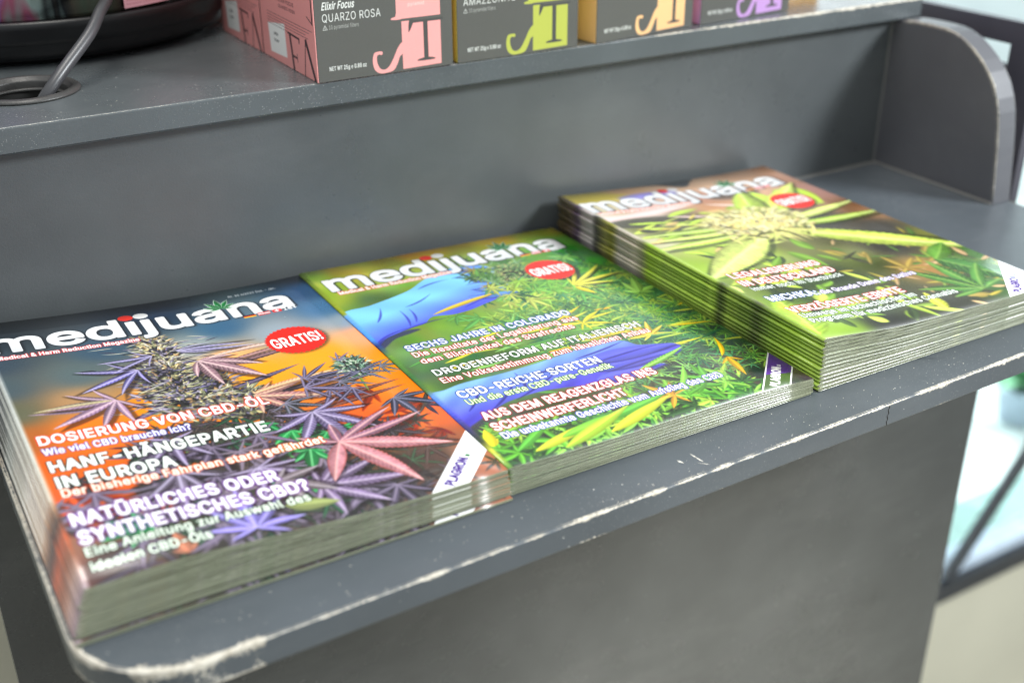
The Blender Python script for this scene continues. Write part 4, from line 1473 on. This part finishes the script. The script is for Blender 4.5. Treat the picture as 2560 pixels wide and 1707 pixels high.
def magazine(k, j, dx_, dy_, rz, wave, name='magazine'):
    """magazine j (0 = bottom) of stack k; its faces follow the heap below it"""
    s = STK[k]
    n = s['n']
    root = empty(name, (s['x0'] + dx_, Y0 + dy_, 0.0004), rz)
    ex = 0.0085 * (1 - (j + 1) / n) ** 0.8 if k == 0 else 0.0
    WW = W + ex

    def zb(u, v):
        return height(k, u) * (j / n) + bulge(u, v, j / n)

    def zt(u, v):
        return height(k, u) * ((j + 1) / n) + bulge(u, v, (j + 1) / n)

    def bulge(u, v, f):
        w = wave * f * math.sin(math.pi * u * 1.7 + 0.6) * (0.25 + 0.75 * (1 - v) ** 2)
        if k == 0:                                  # handled corner pressed down at the fold
            w -= 0.0042 * f * math.exp(-(u / 0.13) ** 2 - (v / 0.16) ** 2)
        if k == 2:
            w -= 0.0028 * f * math.exp(-((u - 0.30) / 0.20) ** 2) * (1 - v) ** 3
        return w
    # ---- cover: bottom sheet, round spine, top sheet
    th = (height(k, 0)) / n
    sec = []
    for u in reversed(US[2:]):
        sec.append(('b', u))
    for t in np.linspace(-1, 1, 7):
        sec.append(('s', t))
    for u in US[2:]:
        sec.append(('t', u))
    vs, uvs, fm = [], [], []
    gap = 0.00016
    for vi in range(NV + 1):
        v = vi / NV
        for kind, u in sec:
            if kind == 'b':
                z = zb(u, v) + gap
                x = u * WW - ex
                uu = -1
            elif kind == 't':
                z = zt(u, v) - gap
                x = u * WW - ex
                uu = u
            else:
                c = 0.5 * (zb(0.006, v) + zt(0.006, v))
                hh = 0.5 * (zt(0.006, v) - zb(0.006, v)) - gap - 0.00014
                a = u * math.pi / 2
                x = 0.0014 - 0.0018 * math.cos(a) ** 0.75 - ex
                z = c + hh * math.sin(a)
                uu = 0.003 + 0.012 * (1 - u) * .5
            vs.append((x, v * Lm, z))
            uvs.append((max(uu, 0.002) if uu >= 0 else 0.05, v))
    m = len(sec)
    fs = []
    for vi in range(NV):
        for i in range(m - 1):
            fs.append((vi * m + i, vi * m + i + 1, (vi + 1) * m + i + 1, (vi + 1) * m + i))
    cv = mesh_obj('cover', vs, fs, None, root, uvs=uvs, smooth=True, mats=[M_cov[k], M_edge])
    so = cv.modifiers.new('thickness', 'SOLIDIFY')
    so.thickness = 0.00016
    so.offset = -1
    so.material_offset_rim = 1
    # ---- page block: a few gatherings, each a thin closed slab with its own trim
    ns = 4
    vs, fs = [], []
    for q in range(ns):
        f0, f1 = (q + 0.10 + random.uniform(0, .12)) / ns, (q + 0.90 - random.uniform(0, .18)) / ns
        fy = random.uniform(-0.00005, 0.00012)
        fx = random.uniform(0.0002, 0.0008)
        b0 = len(vs)
        U = [0.0015, 0.006] + US[3:]
        g2 = 0.00042
        for vi in range(NV + 1):
            v = vi / NV
            y = fy + v * (Lm - 2 * fy)
            for u in U:
                a, b = zb(u, v) + g2, zt(u, v) - g2
                x = min(u * WW, WW - fx) - ex
                vs.append((x, y, a + (b - a) * f0))
                vs.append((x, y, a + (b - a) * f1))
        mU = len(U)
        I = lambda vi, ui, s_: b0 + (vi * mU + ui) * 2 + s_
        for vi in range(NV):
            for ui in range(mU - 1):
                fs.append((I(vi, ui, 1), I(vi, ui + 1, 1), I(vi + 1, ui + 1, 1), I(vi + 1, ui, 1)))
                fs.append((I(vi, ui, 0), I(vi + 1, ui, 0), I(vi + 1, ui + 1, 0), I(vi, ui + 1, 0)))
            fs.append((I(vi, mU - 1, 0), I(vi + 1, mU - 1, 0), I(vi + 1, mU - 1, 1), I(vi, mU - 1, 1)))
            fs.append((I(vi, 0, 0), I(vi, 0, 1), I(vi + 1, 0, 1), I(vi + 1, 0, 0)))
        for ui in range(mU - 1):
            fs.append((I(0, ui, 0), I(0, ui + 1, 0), I(0, ui + 1, 1), I(0, ui, 1)))
            fs.append((I(NV, ui, 0), I(NV, ui, 1), I(NV, ui + 1, 1), I(NV, ui + 1, 0)))
    mesh_obj('pages', vs, fs, M_page, root)
    return root


ORD = ['topmost', 'second', 'third', 'fourth', 'fifth', 'sixth', 'seventh', 'eighth', 'ninth', 'tenth', 'eleventh', 'twelfth', 'thirteenth']
SNAME = ['left stack with the orange sunset covers', 'middle stack with the blue glove covers', 'tall right stack with the yellow flower covers']
TOPL = ['magazine with purple plant on orange sunset cover, on top of the left stack',
        'glossy magazine with blue gloved hands on green cover, lying on top of the middle stack',
        'magazine with pale yellow flower and lime leaves cover, on top of the right stack']
for k in range(3):
    n = STK[k]['n']
    for j in range(n):
        top = j == n - 1
        jx = 0 if top else random.uniform(-0.0009, 0.0009)
        jy = 0 if top else random.uniform(-0.0005, 0.0004) * (1.0 if k == 1 else 0.3)
        if k == 0 and j == 1:
            jy = 0.002
        if k == 0:
            jy -= 0.0034 * (1 - j / (n - 1))
        rz = 0 if top else random.uniform(-0.0022, 0.0022)
        wv = (0.0006, -0.0011, 0.0012)[k]
        o = magazine(k, j, jx, jy, rz, wv)
        i = n - 1 - j
        if top:
            lb = TOPL[k]
        elif j == 0:
            lb = 'bottom magazine of the %s' % SNAME[k]
        else:
            lb = '%s magazine from the top of the %s' % (ORD[i], SNAME[k])
        tag(o, lb, 'magazine', ('magazines in the left stack', 'magazines in the middle stack', 'magazines in the right stack')[k])

# ------------------------------------------------------------------ tea boxes
BH = 0.125
BW = 0.0975


def serif_T(A, x, z0, z1, col, w=3.4, sp=12):
    """big thin-serif T used as ornament"""
    A.poly([(x - w / 2, z0), (x + w / 2, z0), (x + w / 2, z1), (x - w / 2, z1)], col)
    A.smoothpoly([(x - 6, z0 - .2), (x + 6, z0 - .2), (x + 6, z0 + .9), (x + w / 2, z0 + 1.8), (x + w / 2 - .2, z0 + 3), (x - w / 2 + .2, z0 + 3), (x - w / 2, z0 + 1.8), (x - 6, z0 + .9)], col)
    A.poly([(x - sp, z1 - 1.2), (x + sp + 2, z1 - 1.2), (x + sp + 2, z1 + .6), (x - sp, z1 + .6)], col)
    A.smoothpoly([(x - sp - .6, z1 + .6), (x - sp + 2.6, z1 + .5), (x - sp + 1.6, z1 - 2.6), (x - sp - .6, z1 - 6.4), (x - sp - 1.4, z1 - 6.2)], col)


def front_art(c, name):
    A = Art(100, 125, 6)
    g = (84, 84, 80)
    A.a[:] = np.array(g) / 255.0
    dk = (70, 70, 68)
    # coloured field with dark T, repeated upward
    A.poly([(61.6, 1.4), (91, 2.0), (91, 32.6), (61.6, 32.6)], c)
    serif_T(A, 79.5, 5.6, 32.0, dk, 3.4, 11.5)
    A.poly([(61.6, 34.2), (91, 34.2), (91, 70), (61.6, 70)], c)
    serif_T(A, 79.5, 47, 69, dk, 3.4, 11.5)
    A.poly([(61.6, 71.6), (91, 71.6), (91, 118), (61.6, 118)], c)
    # bottom serif of the large letter above
    A.poly([(58.0, 37), (61.9, 37), (61.9, 72), (58.0, 72)], c)
    A.smoothpoly([(54.5, 34.2), (61.9, 34.2), (61.9, 38.5), (58.0, 38.0), (57.2, 36.0), (54.5, 35.4)], c)
    # S tail
    A.smoothpoly([(46.6, 14.6), (43.4, 15.0), (40.4, 14.0), (39.2, 9.0), (40.4, 3.6), (44.0, .8), (49.0, .5), (54.5, 1.6), (57.5, 5.6), (59.5, 10.0), (61.8, 12.2), (61.8, 19.0), (58.4, 16.2), (55.0, 10.2), (51.6, 5.0), (48.0, 2.8), (44.6, 3.8), (42.6, 7.6), (42.4, 11.6), (43.8, 13.0), (46.2, 12.6)], c)
    wt = (218, 220, 214)
    A.text('Elixir Focus', 5.2, 45.2, 22.5, 4.6, wt, None, .3, .06, shear=.22)
    A.text(name, 5.2, 37.6, 41.5, 5.0, wt, None, .3, .0)
    A.text('10 pyramidal filters', 9.6, 32.9, 21.0, 2.5, (180, 182, 176), None, .2, .02)
    for (a, b) in (((5.2, 32.8), (6.8, 35.6)), ((6.8, 35.6), (8.4, 32.8)), ((8.4, 32.8), (5.2, 32.8)), ((6.8, 35.6), (6.8, 32.8))):
        dx1, dy1 = b[0] - a[0], b[1] - a[1]
        l = math.hypot(dx1, dy1)
        nx, ny = -dy1 / l * .18, dx1 / l * .18
        A.poly([(a[0] + nx, a[1] + ny), (b[0] + nx, b[1] + ny), (b[0] - nx, b[1] - ny), (a[0] - nx, a[1] - ny)], (180, 182, 176))
    A.text('NET WT 25g \u212e 0.88 oz', 8.0, 6.6, 26.5, 2.6, (214, 216, 210), None, .2, .07)
    A.text('pyramid', 67, 42.0, 12, 2.2, (245, 214, 206), None, .2, 0)
    A.a += RNG.standard_normal(A.a.shape[:2])[..., None] * .01
    return A


def side_art(c):
    """left face seen from outside: x runs from the back (0) to the front edge (100)"""
    A = Art(100, 125, 6)
    A.a[:] = np.array(c) / 255.0
    dk = (66, 52, 56)

    def line(x0, y0, x1, y1, w):
        l = math.hypot(x1 - x0, y1 - y0)
        nx, ny = -(y1 - y0) / l * w / 2, (x1 - x0) / l * w / 2
        A.poly([(x0 + nx, y0 + ny), (x1 + nx, y1 + ny), (x1 - nx, y1 - ny), (x0 - nx, y0 - ny)], dk)
    A.poly([(16, 4.5), (47, 5.5), (46, 28), (14, 24)], (250, 250, 246))
    A.text('LONDON', 24, 17.5, 8, 1.7, (90, 90, 90), None, .2, .1)
    A.text('TEA SHOP', 24, 13, 9, 1.7, (90, 90, 90), None, .2, .1)
    # thin F and A cut by the bottom edge
    line(59, -1, 55, 23.5, 3.0)
    line(51, 23.6, 72, 22.6, 1.4)
    line(71.6, 22.8, 71, 19.5, 1.5)
    line(58, 9.5, 66, 9.0, 1.4)
    line(66, 12, 66.4, 6.4, .9)
    line(78, -1, 83, 24.5, 1.3)
    line(83, 24.5, 97, -1, 3.4)
    line(88, 40, 98, 36, .8)
    line(97, 36, 97, 60, 1.6)
    for i, (a, b) in enumerate(((14, 96), (14, 90), (14, 84), (14, 88), (14, 60))):
        line(a, 32 - i * 1.9, b, 31.4 - i * 1.9, .30)
    A.text('ELIXIR FOCUS', 38, 42, 28, 2.4, (110, 70, 74), None, .2, .1)
    A.text('QUARZO ROSA', 38, 38, 30, 2.0, (110, 70, 74), None, .2, .1)
    A.poly([(0, 0), (.7, 0), (.7, 125), (0, 125)], dk)
    A.a += RNG.standard_normal(A.a.shape[:2])[..., None] * .01
    return A


def box_thing(x, y, rz, c, name, label, depth, full_side=True):
    root = empty('tea_box', (x, y, UZ1), rz)
    lin = tuple((v / 255.0) ** 2.2 for v in c)
    body = bevel_box('carton', (0.0002, 0.0006, 0.0003), (BW - 0.0002, depth, BH), simple('carton_' + name.split()[0].lower(), lin, 0.45, var=.05), root, 0.0005)
    mf = print_mat('front_print', front_art(c, name).image('front_' + name), 0.42, 0.05)
    mesh_obj('front_face', [(0.0004, 0, 0.0004), (BW, 0, 0.0004), (BW, 0, BH), (0.0004, 0, BH),
                            (0.0004, 0.0005, 0.0004), (BW, 0.0005, 0.0004), (BW, 0.0005, BH), (0.0004, 0.0005, BH)],
             [(0, 1, 2, 3), (5, 4, 7, 6), (1, 5, 6, 2), (3, 2, 6, 7), (4, 0, 3, 7), (4, 5, 1, 0)], mf, root,
             uvs=[(0, 0), (1, 0), (1, 1), (0, 1), (0, 0), (1, 0), (1, 1), (0, 1)])
    if full_side:
        ms = print_mat('side_print', SIDE.image('side_print'), 0.40, 0.1)
        mesh_obj('side_face', [(-0.0003, depth, 0.0004), (-0.0003, 0.0002, 0.0004), (-0.0003, 0.0002, BH), (-0.0003, depth, BH),
                               (0.0002, depth, 0.0004), (0.0002, 0.0002, 0.0004), (0.0002, 0.0002, BH), (0.0002, depth, BH)],
                 [(0, 1, 2, 3), (5, 4, 7, 6), (1, 5, 6, 2), (3, 2, 6, 7), (4, 0, 3, 7), (4, 5, 1, 0)], ms, root,
                 uvs=[(0, 0), (1, 0), (1, 1), (0, 1), (0, 0), (1, 0), (1, 1), (0, 1)])
    return tag(root, label, 'tea box', 'tea boxes on the upper shelf')


PINK, LIME, ORAN, PURP = (238, 160, 156), (176, 182, 78), (236, 184, 130), (184, 142, 198)
SIDE = side_art(PINK)
box_thing(-0.5318, -0.0118, 0, PINK, 'QUARZO ROSA', 'dark grey and pink tea box with Quarzo Rosa on its front, at the shelf edge', 0.100)
box_thing(-0.5322, 0.0895, 0, PINK, 'QUARZO ROSA', 'pink tea box hidden behind the front pink box, only its pink side showing', 0.088)
box_thing(-0.4305, -0.0112, 0, LIME, 'AMAZZONITE', 'dark grey and lime green tea box beside the pink one', 0.100, False)
box_thing(-0.3172, -0.0116, 0.118, ORAN, 'CORNIOLA', 'dark grey and pale orange tea box, third along the shelf edge', 0.100, False)
box_thing(-0.2120, 0.0005, 0.075, PURP, 'AMETISTA', 'dark grey and purple tea box at the right end of the row', 0.100, False)


# ------------------------------------------------------------------ pouches behind
def pouch(x, y, z, w, h, d, rz, label, c1, c2):
    m, nt, b = mat('pouch_foil')
    t = N(nt, 'ShaderNodeTexCoord').outputs['Generated']
    sx = N(nt, 'ShaderNodeSeparateXYZ')
    L(nt, t, sx.inputs[0])
    c = ramp(nt, sx.outputs[2], [(0.0, c1), (0.12, c1), (0.16, c2), (0.34, c2), (0.38, c1), (1.0, c1)])
    L(nt, c, b.inputs['Base Color'])
    b.inputs['Roughness'].default_value = .3
    vs, fs = [], []
    n, k = 12, 14
    for j in range(k + 1):
        v = j / k
        dd = d * math.sin(math.pi * (0.08 + 0.84 * v)) ** .6 if v < .98 else 0.0006
        for i in range(n * 2):
            a = 2 * math.pi * i / (2 * n)
            ca, sa = math.cos(a), math.sin(a)
            vs.append((w / 2 * math.copysign(abs(ca) ** .5, ca), dd / 2 * math.copysign(abs(sa) ** .8, sa), v * h))
    q = 2 * n
    for j in range(k):
        for i in range(q):
            fs.append((j * q + i, j * q + (i + 1) % q, (j + 1) * q + (i + 1) % q, (j + 1) * q + i))
    fs.append(tuple(range(q)))
    fs.append(tuple(k * q + i for i in range(q)))
    root = empty('snack_pouch', (x, y, z), rz)
    mesh_obj('pouch_body', vs, fs, m, root, smooth=True)
    bevel_box('top_seal', (-w / 2, -0.0008, h), (w / 2, 0.0008, h + 0.012), simple('seal_foil', c1, .35), root, 0.0003)
    return tag(root, label, 'pouch')


pouch(-0.508, 0.245, UZ1, 0.055, 0.10, 0.03, 0.2, 'orange pouch with pale band standing between the black jar and the pink boxes', (0.75, 0.22, 0.02), (0.55, 0.5, 0.35))
pouch(-0.066, 0.058, UZ1 + 0.0, 0.060, 0.10, 0.03, 0.0, 'yellow orange pouch at the far right end of the upper shelf', (0.85, 0.42, 0.02), (0.30, 0.30, 0.38))

# ------------------------------------------------------------------ black based round jar
JC = (-0.650, 0.265, UZ1)
jar = empty('round_jar', JC)
tag(jar, 'large round shiny jar with black plastic base and pink sticker, behind the cable grommet', 'jar')
lathe('foot', [(0.0, 0.0003), (0.128, 0.0003), (0.130, 0.0042), (0.0, 0.0042)], M_blackpl, jar)
lathe('base', [(0.0, 0.0044), (0.137, 0.0044), (0.1415, 0.0058), (0.1445, 0.0100), (0.1460, 0.0155), (0.1462, 0.0160), (0.1475, 0.0166), (0.1485, 0.0200), (0.1500, 0.0262), (0.1506, 0.0290),
               (0.1500, 0.0312), (0.1480, 0.0320), (0.1455, 0.0318), (0.144, 0.031), (0, 0.031)], M_blackpl, jar)
jm, jnt, jb = mat('painted_reflection_metal')  # coloured streaks paint reflections of the surroundings into the shiny body
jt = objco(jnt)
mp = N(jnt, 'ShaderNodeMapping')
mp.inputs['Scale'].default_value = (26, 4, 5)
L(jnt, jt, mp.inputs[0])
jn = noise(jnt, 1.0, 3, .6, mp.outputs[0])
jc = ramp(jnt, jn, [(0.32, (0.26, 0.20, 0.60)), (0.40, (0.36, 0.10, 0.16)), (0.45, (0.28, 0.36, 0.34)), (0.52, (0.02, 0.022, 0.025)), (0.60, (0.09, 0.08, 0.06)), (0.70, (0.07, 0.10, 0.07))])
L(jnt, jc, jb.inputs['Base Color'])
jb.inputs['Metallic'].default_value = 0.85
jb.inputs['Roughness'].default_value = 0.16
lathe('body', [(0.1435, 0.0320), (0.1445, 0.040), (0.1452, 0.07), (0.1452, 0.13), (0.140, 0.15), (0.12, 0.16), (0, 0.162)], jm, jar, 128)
# curved sticker
LA = Art(60, 40, 8)
LA.a[:] = np.array((238, 176, 186)) / 255
for i in range(14):
    LA.text(('Ingredienti: infuso di erbe, aroma naturale', 'Conservare in luogo fresco e asciutto')[i % 2], 2, 2.0 + i * 2.4, 54 if i % 3 else 44, 1.1, (170, 90, 110), None, .1, .05)
M_lab = print_mat('sticker_print', LA.image('sticker'), .35, .1)
vs, fs, uv = [], [], []
for i in range(17):
    a = R_(-90 + 13.5 + i * 24 / 16)
    for j, z in enumerate((0.0336, 0.0745)):
        vs.append((0.1461 * math.cos(a), 0.1461 * math.sin(a), z + 0.0012 * i / 16))
        uv.append((i / 16, j))
for i in range(16):
    fs.append((2 * i, 2 * i + 2, 2 * i + 3, 2 * i + 1))
mesh_obj('sticker', vs, fs, M_lab, jar, uvs=uv, smooth=True)

# ------------------------------------------------------------------ grommet and cable
gr = empty('cable_grommet', (GX, GY, UZ1))
tag(gr, 'round dark grey plastic cable grommet set in the upper shelf at the left', 'grommet')
lathe('rim', [(0.0265, -0.018), (0.0265, -0.0004), (0.0268, 0.0006), (0.0278, 0.0008), (0.0284, 0.0022), (0.030, 0.0029), (0.0325, 0.0026), (0.0342, 0.0014), (0.0345, 0.0002), (0.0283, 0.0002), (0.0283, -0.018)], M_rubber, gr, close=True)
lathe('inner_ledge', [(0.0264, -0.004), (0.0245, -0.0045), (0.0245, -0.006), (0.0264, -0.006)], M_rubber, gr, close=True)
lathe('cup_floor', [(0.0263, -0.0165), (0.0, -0.0165), (0.0, -0.018), (0.0263, -0.018)], M_crack, gr)
cb = tube('power_cable', [(-0.698, 0.054, 0.1295), (-0.6925, 0.0500, 0.1395), (-0.6863, 0.0485, 0.1480), (-0.6738, 0.0550, 0.1590), (-0.6519, 0.0720, 0.1750), (-0.6400, 0.088, 0.1850), (-0.6310, 0.102, 0.1915), (-0.6285, 0.108, 0.2050), (-0.628, 0.110, 0.24)], 0.0038, M_cable)
tag(cb, 'thick grey cable rising out of the grommet in front of the jar', 'cable')
